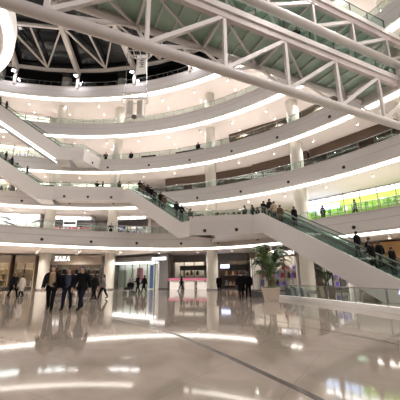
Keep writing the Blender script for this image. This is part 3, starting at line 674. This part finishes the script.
# third level
shop(3, 118, 110.2, 'third level shop in a wooden frame at the left edge', head=.5, headm='wood', goods=('cl_blue', 'cl_tan', 'cl_char', 'offwhite'), frame='wood', mull=2, r=39.5, shelves=3)
shop(3, 109, 100, 'white third level shop left of the landing', head=.4, headm='pale', goods=('offwhite', 'cl_tan'), wall='pale', mull=3, r=40, shelves=3)
shop(3, 98, 82, 'cream third level shop with shelves behind the landing', head=.4, headm='pale', goods=('cl_tan', 'offwhite', 'gold'), wall='pale', mull=5, r=40, shelves=3)
shop(3, 76.8, 66.5, 'dark brown third level restaurant left of the middle column', head=1.2, headm='brown', goods=('cl_brown', 'gold', 'cl_char', 'cl_black'), wall='brown', mull=5, r=39.8, light=None, frame='brown', shelves=4)
shop(3, 66.3, 57.5, 'dark brown third level restaurant right of the middle column', head=1.2, headm='brown', goods=('cl_brown', 'gold', 'cl_char', 'cl_red'), wall='brown', mull=5, r=39.8, light=None, frame='brown', shelves=4)
shop(3, 57.2, 46.5, 'long dark brown third level shop above the lime green one', head=1.0, headm='brown', goods=('cl_brown', 'gold', 'cl_char', 'lime_dark'), wall='brown', mull=5, r=39.4, light=None, frame='brown', shelves=4)
shop(3, 46, 30, 'dark brown third level shop at the right edge', head=1.0, headm='brown', goods=('cl_brown', 'gold', 'cl_char', 'lime_dark'), wall='brown', mull=6, r=39.4, light=None, frame='brown', shelves=4)
# fourth level
shop(4, 116, 104.5, 'fourth level shop with dark goods and a white counter behind the escalators', head=.4, headm='pale', goods=('cl_char', 'offwhite', 'cl_char', 'purple'), wall='pale', mull=4, r=39.5, shelves=3)
shop(4, 62, 49, 'dark fronted fourth level shop right of the middle column', head=1.0, headm='brown', goods=('cl_brown', 'cl_char', 'gold'), wall='brown', mull=6, r=39.6, light=None, frame='brown', shelves=4)
shop(4, 48, 30, 'dark fronted fourth level shop near the right edge', head=1.0, headm='brown', goods=('cl_brown', 'cl_char', 'gold'), wall='brown', mull=7, r=39.6, light=None, frame='brown', shelves=4)
# fifth level
shop(5, 112, 104, 'fifth level shop with a pink lit counter at the left', head=.3, headm='pale', goods=('pink', 'offwhite', 'cl_tan'), wall='pale', mull=3, r=40, shelves=3)
shop(5, 100, 84, 'long white fifth level shop behind the hanging loudspeakers', head=.3, headm='pale', goods=('offwhite', 'cl_tan'), wall='pale', mull=6, r=41, shelves=3)

# pink counters
for i, (x, y, lb) in enumerate(((-3.3, 41.2, 'pink topped white counter nearest the dark pier'), (-1.4, 40.8, 'pink topped white counter in the middle of three'), (.3, 40.2, 'pink topped white counter nearest the middle column'))):
    t = thing('display_counter', lb, 'counter', (x, y, 0), R(-14), 'pink topped counters')
    mb = MB(); mb.box(-.7, .7, -.3, .3, 0, 1.05); mb.build('body', 'offwhite', t); mb = MB(); mb.box(-.85, .85, -.38, .38, 1.05, 1.12); mb.build('top', 'pale', t)
    mb = MB(); mb.box(-.85, .85, -.42, -.37, 1.12, 1.42); mb.build('sign_strip', 'pink', t)

# ------------------------------------------------------------------ glass fence beside the escalator, planters, furniture
t = thing('glass_fence', 'low glass fence on a white kerb beside the big escalator', 'fence', (0, 0, 0))
FP = [Vector(p) for p in ((5.45, 21.6), (6.25, 18.9), (6.9, 16.3), (7.3, 14.3), (7.62, 12.4), (7.9, 10.6), (8.1, 8.9))]
FP = [p - Vector((.30, 0)) for p in FP]
for a, b in zip(FP, FP[1:]):
    d = (b-a); L_ = d.length; u = d.normalized(); q = Vector((-u.y, u.x))
    def slab(off0, off1, z0, z1, e0=0, e1=0): 
        A, B = a+u*e0, b-u*e1; return [(*(A+q*off0), z0), (*(B+q*off0), z0), (*(B+q*off1), z0), (*(A+q*off1), z0), (*(A+q*off0), z1), (*(B+q*off0), z1), (*(B+q*off1), z1), (*(A+q*off1), z1)]
    mb = MB(); mb.hexa(slab(-.08, .25, 0, .22)); mb.build('kerb', 'offwhite', t)
    mb = MB(); mb.hexa(slab(.0, .015, .24, .86, .06, .06)); mb.build('pane', 'glass', t)
    mb = MB(); mb.box(a.x-.03, a.x+.03, a.y-.07, a.y-.01, .0, .92); mb.build('post', 'steel', t)
    mb = MB(); mb.hexa(slab(-.02, .03, .86, .90)); mb.build('top_rail', 'steel', t)
def frond(mb, base, ang, length, rise, droop, wid, m, n=9):
    pts = []
    for i in range(n+1):
        s = i/n; r = length*s*(1-.15*s); z = rise*math.sin(min(1, s*1.05)*math.pi*.62) - droop*s*s
        pts.append(Vector((base[0]+r*math.cos(ang), base[1]+r*math.sin(ang), base[2]+z)))
    mb.tube(pts, [.022*(1-.8*i/n)+.004 for i in range(n+1)], 4, m)
    side = Vector((-math.sin(ang), math.cos(ang), 0))
    for i in range(2, n+1):
        p = pts[i]; tdir = (pts[i]-pts[i-1]).normalized(); w = wid*(math.sin(math.pi*min(1, i/n*.95))*.9+.1)
        for s in (-1, 1):
            for dlt in (0, .5):
                pp = p - tdir*(dlt*length/n)
                tip = pp + side*s*w + tdir*w*.55 + Vector((0, 0, -w*.35)); e = tdir*.045
                mb.poly([pp-e, pp+e, tip+e*.2], m); 
    return mb
def palm(label, loc, scale, nfr, seed, pot=True):
    rnd = random.Random(seed); t = thing('potted_palm', label, 'plant', loc)
    if pot:
        mb = MB(); mb.hexa([(-.36, -.36, 0), (.36, -.36, 0), (.36, .36, 0), (-.36, .36, 0), (-.48, -.48, .72), (.48, -.48, .72), (.48, .48, .72), (-.48, .48, .72)]); mb.build('pot', 'pot', t)
        mb = MB(); mb.box(-.51, .51, -.51, .51, .68, .76); mb.build('pot_rim', 'pot', t)
        mb = MB(); mb.box(-.45, .45, -.45, .45, .755, .775); mb.build('soil', 'soil', t)
    zb = .75 if pot else 0
    for i in range(5):
        w = i*1.25; mb = MB(); mb.tube([(.16*math.cos(w), .16*math.sin(w), zb), (.1*math.cos(w), .1*math.sin(w), zb+.6*scale), (.2*math.cos(w), .2*math.sin(w), zb+1.5*scale)], [.05, .04, .025], 6); mb.build('stem', 'leaf_light', t)
    for i in range(nfr):
        a = rnd.uniform(0, 6.28); hgt = rnd.uniform(.25, 1.35)*scale; ln = rnd.uniform(.75, 1.35)*scale
        mb = MB(); frond(mb, (.12*math.cos(a), .12*math.sin(a), zb+hgt), a, ln, rnd.uniform(.7, 1.15)*scale, rnd.uniform(.2, .8)*scale, .30*scale, 0)
        mb.build('frond', rnd.choice(['leaf', 'leaf', 'leaf_light']), t)
    return t
palm('big leafy palm in a square beige pot left of the glass fence', (4.35, 19.4, 0), 1.22, 42, 3)
palm('small palm half hidden under the big escalator', (9.4, 23.2, 0), .7, 14, 9)
t = thing('lounge_bench', 'dark grey wedge shaped lounge bench left of the palm pot', 'bench', (4.15, 22.6, 0), R(-8))
mb = MB(); mb.hexa([(-.65, -.35, .0), (.75, -.35, 0), (.75, .35, 0), (-.65, .35, 0), (-.95, -.35, .62), (.75, -.35, .18), (.75, .35, .18), (-.95, .35, .62)]); mb.build('seat_shell', 'grey_seat', t)
mb = MB(); mb.hexa([(-.93, -.30, .63), (.70, -.30, .19), (.70, .30, .19), (-.93, .30, .63), (-.91, -.30, .68), (.72, -.30, .24), (.72, .30, .24), (-.91, .30, .68)]); mb.build('cushion', 'dark_steel', t)
t = thing('steel_sculpture', 'shiny silver piece of folded panels at the end of the glass fence', 'sculpture', (6.35, 20.8, 0))
rnd = random.Random(5)
for i in range(7):
    x = -.65+i*.2; h1 = rnd.uniform(.45, .95); mb = MB(); mb.hexa([(x, -.25, 0), (x+.28, -.3, 0), (x+.28, .1, 0), (x, .2, 0), (x-.12, -.1, h1), (x+.2, -.25, h1*.8), (x+.22, -.2, h1*.8), (x-.1, .0, h1)]); mb.build('folded_panel', 'steel' if i % 2 else 'dark_steel', t)
t = thing('sign_stand', 'small lavender lit sign on a post at the right edge', 'sign', (7.25, 11.05, 0), R(-20))
mb = MB(); mb.lathe([(.18, 0), (.18, .02), (.03, .04), (.025, .75)], 12); mb.build('stand', 'steel', t)
mb = MB(); mb.hexa([(-.28, -.12, .74), (.28, -.12, .74), (.28, -.08, .74), (-.28, -.08, .74), (-.14, .02, .98), (.24, .02, .98), (.24, .06, .98), (-.14, .06, .98)]); mb.build('sign_face', 'lavender', t)
# planters on the central landing
for i, (x, y, lb) in enumerate(((1.8, 27.45, 'black planter of low shrubs on the central landing, left one'), (3.25, 27.2, 'black planter of low shrubs on the central landing, right one'))):
    t = thing('planter_box', lb, 'planter', (x, y, 6.3), R(-11)); mb = MB(); mb.box(-.6, .6, -.2, .2, 0, .62); mb.build('box', 'black', t)
    for j in range(10):
        mb = MB(); a = rnd.uniform(0, 6.28); frond(mb, (rnd.uniform(-.5, .5), rnd.uniform(-.1, .1), .6), a, rnd.uniform(.25, .4), .38, .1, .12, 0, 6); mb.build('frond', 'leaf', t)
# dark benches on upper galleries
def bench(loc, rz, L, label):
    t = thing('bench', label, 'bench', loc, rz); mb = MB(); mb.box(-L/2, L/2, -.3, .3, .25, .5); mb.build('seat', 'black', t); mb = MB(); mb.box(-L/2, L/2, .2, .32, .5, 1.15); mb.build('backrest', 'black', t)
    for x in (-L/2+.2, L/2-.2): mb = MB(); mb.box(x-.06, x+.06, -.25, .25, 0, .25); mb.build('leg', 'dark', t)
def on_ring(k, th, off):
    cx, cy, r = CIRC[k]; return (cx+(r+off)*math.cos(R(th)), cy+(r+off)*math.sin(R(th)), ZF[k])
bench(on_ring(4, 78.5, 1.0), R(-11.5), 2.2, 'short dark bench on the fourth level left of the kinked rail')
bench(on_ring(4, 68.5, 1.0), R(-21.5), 4.2, 'long dark bench on the fourth level left of the middle column')
bench(on_ring(3, 96.5, 1.0), R(6), 3.4, 'dark bench on the third level landing')
bench(on_ring(4, 95.5, 1.0), R(5), 2.2, 'short dark bench on the fourth level behind the top escalator')

# ------------------------------------------------------------------ people
REG = {'skin': 0, 'top': 1, 'trousers': 2, 'shoes': 3}
def make_body(name, stride=0.0, arms='hang', lean=0.0):
    J = {}; rad = {}
    def j(n, p, r): J[n] = Vector(p); rad[n] = r if isinstance(r, tuple) else (r, r)
    j('pelvis', (0, 0, .95), (.15, .105)); j('waist', (0, lean*.3, 1.10), (.135, .10)); j('chest', (0, lean*.7, 1.30), (.16, .115)); j('neckb', (0, lean, 1.455), (.075, .07)); j('neck', (0, lean+.01, 1.54), .052)
    for s, nm in ((-1, 'L'), (1, 'R')):
        f = stride*(-s)
        hipx = s*.095
        j('hip'+nm, (hipx, 0, .88), .105)
        j('knee'+nm, (hipx*1.08, .035+f*.55, .49+abs(f)*.02), .078)
        back = max(0, -f)
        j('ankle'+nm, (hipx*1.1, f*1.05-.02, .085+back*.22), .058)
        j('toe'+nm, (hipx*1.25, f*1.05+.17, .04+back*.05), (.045, .032))
        j('sh'+nm, (s*.195, lean, 1.41), .066)
        if arms == 'hang' or (arms == 'one' and s < 0):
            g = -f*.8
            j('el'+nm, (s*.235, lean-.02+g*.4, 1.14), .052); j('wr'+nm, (s*.238, lean+.04+g, .90), .033); j('ha'+nm, (s*.232, lean+.06+g*1.15, .80), (.040, .024))
        elif arms == 'pocket':
            j('el'+nm, (s*.31, lean-.09, 1.14), .047); j('wr'+nm, (s*.235, lean+.05, .95), .031); j('ha'+nm, (s*.20, lean+.09, .89), (.038, .024))
        else:   # forward: hand on a rail or a pushed handle
            j('el'+nm, (s*.25, lean+.05, 1.14), .047); j('wr'+nm, (s*.22, lean+.29, 1.08), .031); j('ha'+nm, (s*.21, lean+.38, 1.07), (.040, .024))
    names = list(J); idx = {n: i for i, n in enumerate(names)}
    E = [('pelvis', 'waist'), ('waist', 'chest'), ('chest', 'neckb'), ('neckb', 'neck')]
    for nm in 'LR': E += [('pelvis', 'hip'+nm), ('hip'+nm, 'knee'+nm), ('knee'+nm, 'ankle'+nm), ('ankle'+nm, 'toe'+nm), ('neckb', 'sh'+nm), ('sh'+nm, 'el'+nm), ('el'+nm, 'wr'+nm), ('wr'+nm, 'ha'+nm)]
    me = bpy.data.meshes.new('tmp'); me.from_pydata([tuple(J[n]) for n in names], [(idx[a], idx[b]) for a, b in E], [])
    o = bpy.data.objects.new('tmp', me); COL.objects.link(o); md = o.modifiers.new('skin', 'SKIN'); md.use_smooth_shade = True
    sv = me.skin_vertices[0].data
    for n in names: sv[idx[n]].radius = rad[n]
    sv[0].use_root = True
    sb = o.modifiers.new('sub', 'SUBSURF'); sb.levels = 1; sb.render_levels = 1
    dg = bpy.context.evaluated_depsgraph_get(); bm = bmesh.new(); bm.from_mesh(bpy.data.meshes.new_from_object(o.evaluated_get(dg)))
    bpy.data.objects.remove(o); bpy.data.meshes.remove(me)
    # regions by nearest bone
    RB = []
    for a, b in E:
        if b == 'neck': rg = 0
        elif b.startswith('ha'): rg = 0
        elif b.startswith('toe'): rg = 3
        elif b.startswith(('knee', 'ankle', 'hip')): rg = 2
        else: rg = 1
        RB.append((J[a], J[b], rg))
    def region(c):
        best = None
        for a, b, rg in RB:
            ab = b-a; tt = max(0, min(1, (c-a).dot(ab)/ab.length_squared)); dd = (c-(a+ab*tt)).length
            if best is None or dd < best[0]: best = (dd, rg)
        return best[1]
    for f in bm.faces: f.material_index = region(f.calc_center_median()); f.smooth = True
    for f in bm.faces:
        if f.material_index == 1 and f.calc_center_median().z < .93 and abs(f.calc_center_median().x) < .19: f.material_index = 2
    cloth = bm.copy()
    # fingers: five per hand
    for s, nm in ((-1, 'L'), (1, 'R')):
        w, h = J['wr'+nm], J['ha'+nm]; d = (h-w).normalized(); curl = Vector((-s, 0, 0)) if arms != 'fwd' else Vector((0, 0, -1))
        side = d.cross(curl).normalized()
        mb = MB()
        for q, (off, ln) in enumerate(((-.03, .055), (-.011, .07), (.009, .066), (.028, .05))):
            b0 = h+side*off+d*.02; p1 = b0+d*ln*.55+curl*.006; p2 = p1+d*ln*.42+curl*.022; mb.tube([b0, p1, p2], [.0095, .009, .007], 5)
        b0 = h-side*.035-d*.04; p1 = b0-side*.022+d*.03+curl*.006; p2 = p1+d*.03+curl*.012; mb.tube([b0, p1, p2], [.011, .010, .008], 5)
        vs_ = [bm.verts.new(v) for v in mb.v]
        for f in mb.f: 
            nf = bm.faces.new([vs_[i] for i in f]); nf.material_index = 0; nf.smooth = True
    # head with face
    hc = Vector((0, lean+.02, 1.645)); mt = Matrix.Translation(hc) @ Matrix.Diagonal((.080, .100, .122, 1))
    r_ = bmesh.ops.create_uvsphere(bm, u_segments=14, v_segments=10, radius=1, matrix=mt)
    for v in r_['verts']:
        l = v.co-hc
        if l.z < -.02: v.co.x = hc.x+l.x*(1+.9*(l.z+.02)/.1*.35); 
        if l.z < -.06 and l.y > 0: v.co.y += .008
        for f in v.link_faces: f.material_index = 0; f.smooth = True
    mb = MB(); mb.hexa([(hc.x-.014, hc.y+.085, hc.z-.035), (hc.x+.014, hc.y+.085, hc.z-.035), (hc.x+.012, hc.y+.118, hc.z-.03), (hc.x-.012, hc.y+.118, hc.z-.03), (hc.x-.008, hc.y+.085, hc.z+.015), (hc.x+.008, hc.y+.085, hc.z+.015), (hc.x+.006, hc.y+.098, hc.z+.015), (hc.x-.006, hc.y+.098, hc.z+.015)], 0)
    for s in (-1, 1):
        mb.lathe([(.004, hc.z-.03), (.012, hc.z-.015), (.014, hc.z+.015), (.005, hc.z+.03)], 6, (hc.x+s*.076, hc.y-.005), 0, 1.8)
        mb.box(hc.x+s*.03-.013, hc.x+s*.03+.013, hc.y+.075, hc.y+.094, hc.z+.004, hc.z+.014, 4)
    mb.box(hc.x-.022, hc.x+.022, hc.y+.07, hc.y+.0935, hc.z-.062, hc.z-.052, 5)
    vs_ = [bm.verts.new(v) for v in mb.v]
    for f, m_ in zip(mb.f, mb.mi): nf = bm.faces.new([vs_[i] for i in f]); nf.material_index = m_
    out = bpy.data.meshes.new(name); bm.to_mesh(out); bm.free()
    for m_ in ('skin', 'cl_black', 'cl_black', 'cl_black', 'eye', 'lip'): out.materials.append(MATS[m_])
    # garments grown from the body surface
    gar = {}
    for kind in ('open', 'closed', 'coat'):
        b2 = cloth.copy(); b2.normal_update(); kill = []
        for f in b2.faces:
            c = f.calc_center_median(); keep = f.material_index == 1 or (f.material_index == 2 and c.z > .84 and abs(c.x) < .2)
            if kind == 'coat' and f.material_index == 2 and c.z > .52: keep = True
            if kind == 'open' and f.normal.y > .35 and abs(c.x) < .07 and f.material_index != 0 and abs(c.x) < .17: keep = False
            if not keep: kill.append(f)
        bmesh.ops.delete(b2, geom=kill, context='FACES')
        nv = {v: v.normal.copy() for v in b2.verts}
        for v in b2.verts:
            v.co += nv[v]*.034
            if kind == 'coat' and v.co.z < .95: v.co.x *= 1.12; v.co.y *= 1.05
        g = bpy.data.meshes.new('jacket'); b2.to_mesh(g); b2.free(); g.materials.append(MATS['cl_black'])
        g.polygons.foreach_set('material_index', [0]*len(g.polygons)); gar[kind] = g
    cloth.free()
    # hair
    hairs = {}
    for kind in ('short', 'long'):
        b3 = bmesh.new(); r_ = bmesh.ops.create_uvsphere(b3, u_segments=14, v_segments=10, radius=1, matrix=Matrix.Translation(hc+Vector((0, -.012, .018))) @ Matrix.Diagonal((.091, .108, .124, 1)))
        kill = []
        for f in b3.faces:
            l = f.calc_center_median()-hc
            if (l.y > .035 and l.z < .055) or (l.z < -.045): kill.append(f)
        bmesh.ops.delete(b3, geom=kill, context='FACES')
        if kind == 'long':
            mb = MB(); mb.hexa([(hc.x-.075, hc.y-.105, hc.z-.25), (hc.x+.075, hc.y-.105, hc.z-.25), (hc.x+.07, hc.y-.06, hc.z-.25), (hc.x-.07, hc.y-.06, hc.z-.25), (hc.x-.082, hc.y-.10, hc.z+.03), (hc.x+.082, hc.y-.10, hc.z+.03), (hc.x+.08, hc.y+.02, hc.z+.03), (hc.x-.08, hc.y+.02, hc.z+.03)])
            vs_ = [b3.verts.new(v) for v in mb.v]
            for f in mb.f: b3.faces.new([vs_[i] for i in f])
        g = bpy.data.meshes.new('hair'); b3.to_mesh(g); b3.free(); g.materials.append(MATS['hair']); g.polygons.foreach_set('use_smooth', [True]*len(g.polygons)); hairs[kind] = g
    return out, gar, hairs
POSES = {'stand': make_body('body_standing', .03), 'walk': make_body('body_walking', .27), 'step': make_body('body_stepping', -.17), 'pocket': make_body('body_hands_in_pockets', .10, 'pocket'), 'rail': make_body('body_leaning', .05, 'fwd', .04), 'push': make_body('body_pushing', .22, 'fwd', .05)}
def person(label, loc, face, pose='stand', top='cl_black', legs='cl_black', shoes='cl_black', over=None, overm='cl_black', hair='short', h=1.72, group=None):
    """face: heading in degrees, 0 = +x, 90 = away from the camera"""
    body, gar, hr = POSES[pose]
    t = thing('person', label, 'person', loc, R(face-90), group); s = h/1.765; t.scale = (s*1.12, s*1.12, s)
    b = link('body', body, t)
    for i, m_ in ((1, top), (2, legs), (3, shoes)): b.material_slots[i].link = 'OBJECT'; b.material_slots[i].material = MATS[m_]
    link('hair', hr[hair], t)
    if over:
        g = link({'open': 'jacket', 'closed': 'jacket', 'coat': 'coat'}[over], gar[over], t); g.material_slots[0].link = 'OBJECT'; g.material_slots[0].material = MATS[overm]
    return t
# ground floor
person('man in an open black jacket over a beige sweater, left of the front three', (-6.55, 13.75, 0), -75, 'walk', 'cl_beige', 'cl_black', over='open', overm='cl_black', h=1.90)
person('man in a dark jacket over a blue grey shirt, middle of the front three', (-6.0, 14.15, 0), -82, 'step', 'cl_blue', 'cl_denim', over='open', overm='cl_navy', h=1.82)
person('man in a closed dark suit, right of the front three', (-5.35, 14.1, 0), -100, 'walk', 'cl_char', 'cl_navy', over='closed', overm='cl_black', h=1.88)
person('woman in a short dark coat and boots behind the front three', (-7.1, 20.9, 0), 170, 'step', 'cl_char', 'cl_black', over='coat', overm='cl_black', hair='long', h=1.68)
person('woman in a grey cardigan walking behind the front three', (-6.75, 21.7, 0), 185, 'walk', 'cl_grey', 'cl_black', over='open', overm='cl_grey', hair='long', h=1.66)
person('person in a black coat carrying a black bag near the left shop', (-14.5, 24.2, 0), -20, 'walk', 'cl_black', 'cl_black', over='coat', overm='cl_black', h=1.84)
person('person in a pale coat near the left shop', (-13.85, 24.2, 0), 190, 'step', 'cl_white', 'cl_black', over='coat', overm='cl_white', h=1.68)
person('person in black pushing the stroller', (-6.0, 30.0, 0), 215, 'push', 'cl_black', 'cl_black', over='closed', hair='short', h=1.72)
person('person in black walking right beside the stroller pusher', (-5.5, 30.4, 0), 215, 'walk', 'cl_black', 'cl_black', over='coat', hair='long', h=1.68)
person('woman in black walking before the pink counters', (-2.15, 35.2, 0), 175, 'walk', 'cl_black', 'cl_black', over='closed', hair='long', h=1.66)
person('person in black right beside the middle column', (1.95, 32.6, 0), 100, 'stand', 'cl_black', 'cl_black', over='coat', h=1.66)
person('person in a black coat walking away, left of the pair by the bench', (2.72, 20.9, 0), 95, 'step', 'cl_black', 'cl_black', over='coat', h=1.76)
person('person in black walking away, right of the pair by the bench', (3.32, 21.8, 0), 85, 'walk', 'cl_black', 'cl_black', over='closed', hair='long', h=1.72)
person('small figure in grey before the white glazed shop', (-8.6, 38.5, 0), -60, 'stand', 'cl_grey', 'cl_black', over='closed', overm='cl_grey', h=1.7)
# black handbag and stroller
t = thing('handbag', 'black handbag held by the person in a black coat at the left', 'bag', (-14.84, 24.05, .50)); mb = MB(); mb.hexa([(-.2, -.08, 0), (.2, -.08, 0), (.2, .08, 0), (-.2, .08, 0), (-.16, -.05, .3), (.16, -.05, .3), (.16, .05, .3), (-.16, .05, .3)]); mb.build('bag_body', 'black', t); mb = MB(); mb.tube([(-.12, 0, .3), (-.08, 0, .45), (.08, 0, .45), (.12, 0, .3)], .012, 5); mb.build('strap', 'black', t)
t = thing('baby_stroller', 'dark baby stroller pushed across the marble floor', 'stroller', (-6.75, 29.45, 0), R(215))
mb = MB(); mb.hexa([(-.35, -.25, .4), (.35, -.25, .35), (.35, .25, .35), (-.35, .25, .4), (-.4, -.25, .7), (.4, -.25, .55), (.4, .25, .55), (-.4, .25, .7)]); mb.build('seat', 'cl_char', t)
mb = MB(); mb.lathe([(.3, .6), (.34, .75), (.3, .95), (.12, 1.05)], 12, (-.15, 0)); mb.build('hood', 'cl_black', t)
mb = MB()
for y in (-.24, .24): mb.tube([(.4, y, .12), (-.1, y, .5), (-.62, y, 1.05)], .018, 6); mb.tube([(-.4, y, .12), (.0, y, .5)], .018, 6)
mb.tube([(-.62, -.24, 1.05), (-.62, .24, 1.05)], .02, 6); mb.build('frame', 'dark_steel', t)
for x in (-.4, .4):
    for y in (-.26, .26): mb = MB(); mb.tube([(x, y-.02, .12), (x, y+.02, .12)], .12, 12); mb.build('wheel', 'rubber', t)
# riders
def rider(label, key, u, lane, face_up=True, **kw):
    p, a = esc_pos(key, u, lane); a = math.degrees(a); return person(label, p, a if face_up else a+180, **kw)
rider('man in black, highest of the lower riders on the big escalator', 'E1', .425, 1, pose='stand', over='closed', h=1.76)
rider('person in a long black coat, second of the lower riders on the big escalator', 'E1', .365, 1, pose='rail', over='coat', h=1.74)
rider('person with a pale bag sleeve, third of the lower riders on the big escalator', 'E1', .325, 1, pose='step', top='cl_white', legs='cl_char', over='open', h=1.68)
rider('man in black, fourth of the lower riders on the big escalator', 'E1', .30, 0, pose='rail', over='closed', h=1.78)
rider('person in black nearest the right edge on the big escalator', 'E1', .275, 1, pose='stand', over='coat', h=1.74)
rider('person in a grey jacket, tallest at the top of the big escalator', 'E1', .90, 0, pose='stand', top='cl_grey', over='closed', overm='cl_char', h=1.82)
rider('person in a tan jacket at the top of the big escalator', 'E1', .86, 0, pose='rail', top='cl_tan', over='closed', overm='cl_tan', legs='cl_char', h=1.72)
rider('person in a dark brown coat at the top of the big escalator', 'E1', .815, 0, pose='stand', over='coat', overm='cl_brown', h=1.74)
rider('person in black in the far lane near the top of the big escalator', 'E1', .80, 1, False, pose='stand', over='coat', h=1.72)
rider('person in black just stepping off the big escalator', 'E1', .955, 0, pose='walk', over='closed', h=1.78)
person('person in black at the left end of the central landing group', (4.2, 27.6, 6.3), 200, 'stand', over='closed', h=1.7)
person('person in navy in the central landing group', (4.85, 27.5, 6.3), 20, 'rail', top='cl_navy', over='coat', overm='cl_navy', h=1.74)
person('person in charcoal closest to the top of the big escalator', (5.6, 28.6, 6.3), 200, 'stand', over='coat', overm='cl_char', h=1.76)
names = ['lowest', 'second lowest', 'third lowest', 'fourth lowest', 'fifth lowest', 'sixth lowest', 'seventh lowest', 'eighth lowest', 'ninth lowest', 'highest']
us = [.06, .17, .23, .40, .45, .55, .60, .66, .74, .80]
for i, (nm, u) in enumerate(zip(names, us)):
    rider('%s rider on the crowded central escalator' % nm, 'E2', u, 0 if i % 3 else 0, i % 4 != 1, pose=['stand', 'rail', 'step', 'stand'][i % 4], over=['coat', 'closed', 'open', 'closed'][i % 4], overm=['cl_char', 'cl_black', 'cl_navy', 'cl_brown', 'cl_black'][i % 5], top=['cl_grey', 'cl_tan', 'cl_red'][i % 3], legs=['cl_black', 'cl_denim'][i % 2], h=1.64+.03*(i % 5))
rider('lowest rider on the left escalator below the glowing one', 'E3', .30, 0, pose='stand', over='closed', overm='cl_char', top='cl_tan')
rider('second rider on the left escalator below the glowing one', 'E3', .46, 0, pose='rail', over='coat', overm='cl_navy', h=1.76)
rider('third rider on the left escalator below the glowing one', 'E3', .53, 0, pose='stand', over='closed', overm='cl_char')
rider('highest rider on the left escalator below the glowing one', 'E3', .68, 0, pose='stand', over='coat', overm='cl_black', h=1.78)
rider('lower rider on the topmost escalator', 'E4', .74, 0, pose='stand', over='closed', overm='cl_black')
rider('upper rider on the topmost escalator', 'E4', .81, 0, pose='rail', over='coat', overm='cl_black', h=1.8)
# galleries
person('person in pale clothes at the top of the crowded escalator', (-10.6, 37.7, 12.2), 150, 'stand', 'cl_grey', 'cl_char', over='closed', overm='cl_char', h=1.74)
person('person in black on the third level landing, left of a pair', (-13.6, 37.8, 12.2), -60, 'rail', over='coat', h=1.72)
person('person in dark brown on the third level landing, right of a pair', (-12.9, 38.0, 12.2), 200, 'stand', over='closed', overm='cl_brown', h=1.74)
def at_rail(label, k, th, off=.75, **kw): person(label, on_ring(k, th, off), th+180, **kw)
at_rail('person in black at the fourth level rail, left one', 4, 88.6, pose='rail', over='closed', h=1.76)
at_rail('person in black at the fourth level rail, right one', 4, 82.5, pose='stand', over='coat', h=1.72)
at_rail('person in black by the long bench on the fourth level', 4, 65.9, .6, pose='stand', over='closed', h=1.74)
person('person in grey walking before the lime green shop', (13.6, 25.6, 6.3), 140, 'walk', 'cl_grey', 'cl_char', over='open', overm='cl_grey', h=1.74)
person('person in charcoal before the lime green shop, further left', (11.6, 27.7, 6.3), 120, 'stand', 'cl_char', 'cl_black', over='closed', overm='cl_char', h=1.7)
person('dark figure leaning on the rail of the long footbridge', (7.0, 17.95, 17.19), 245, 'rail', over='coat', h=1.74)
person('dark slim figure standing in the bright white second level shop', (*polar(107.9, 38.0), 6.3), 270, 'stand', over='coat', h=1.74)
person('person in black at the second level rail beside the second column', (-11.0, 36.6, 6.3), 290, 'rail', over='closed', h=1.7)
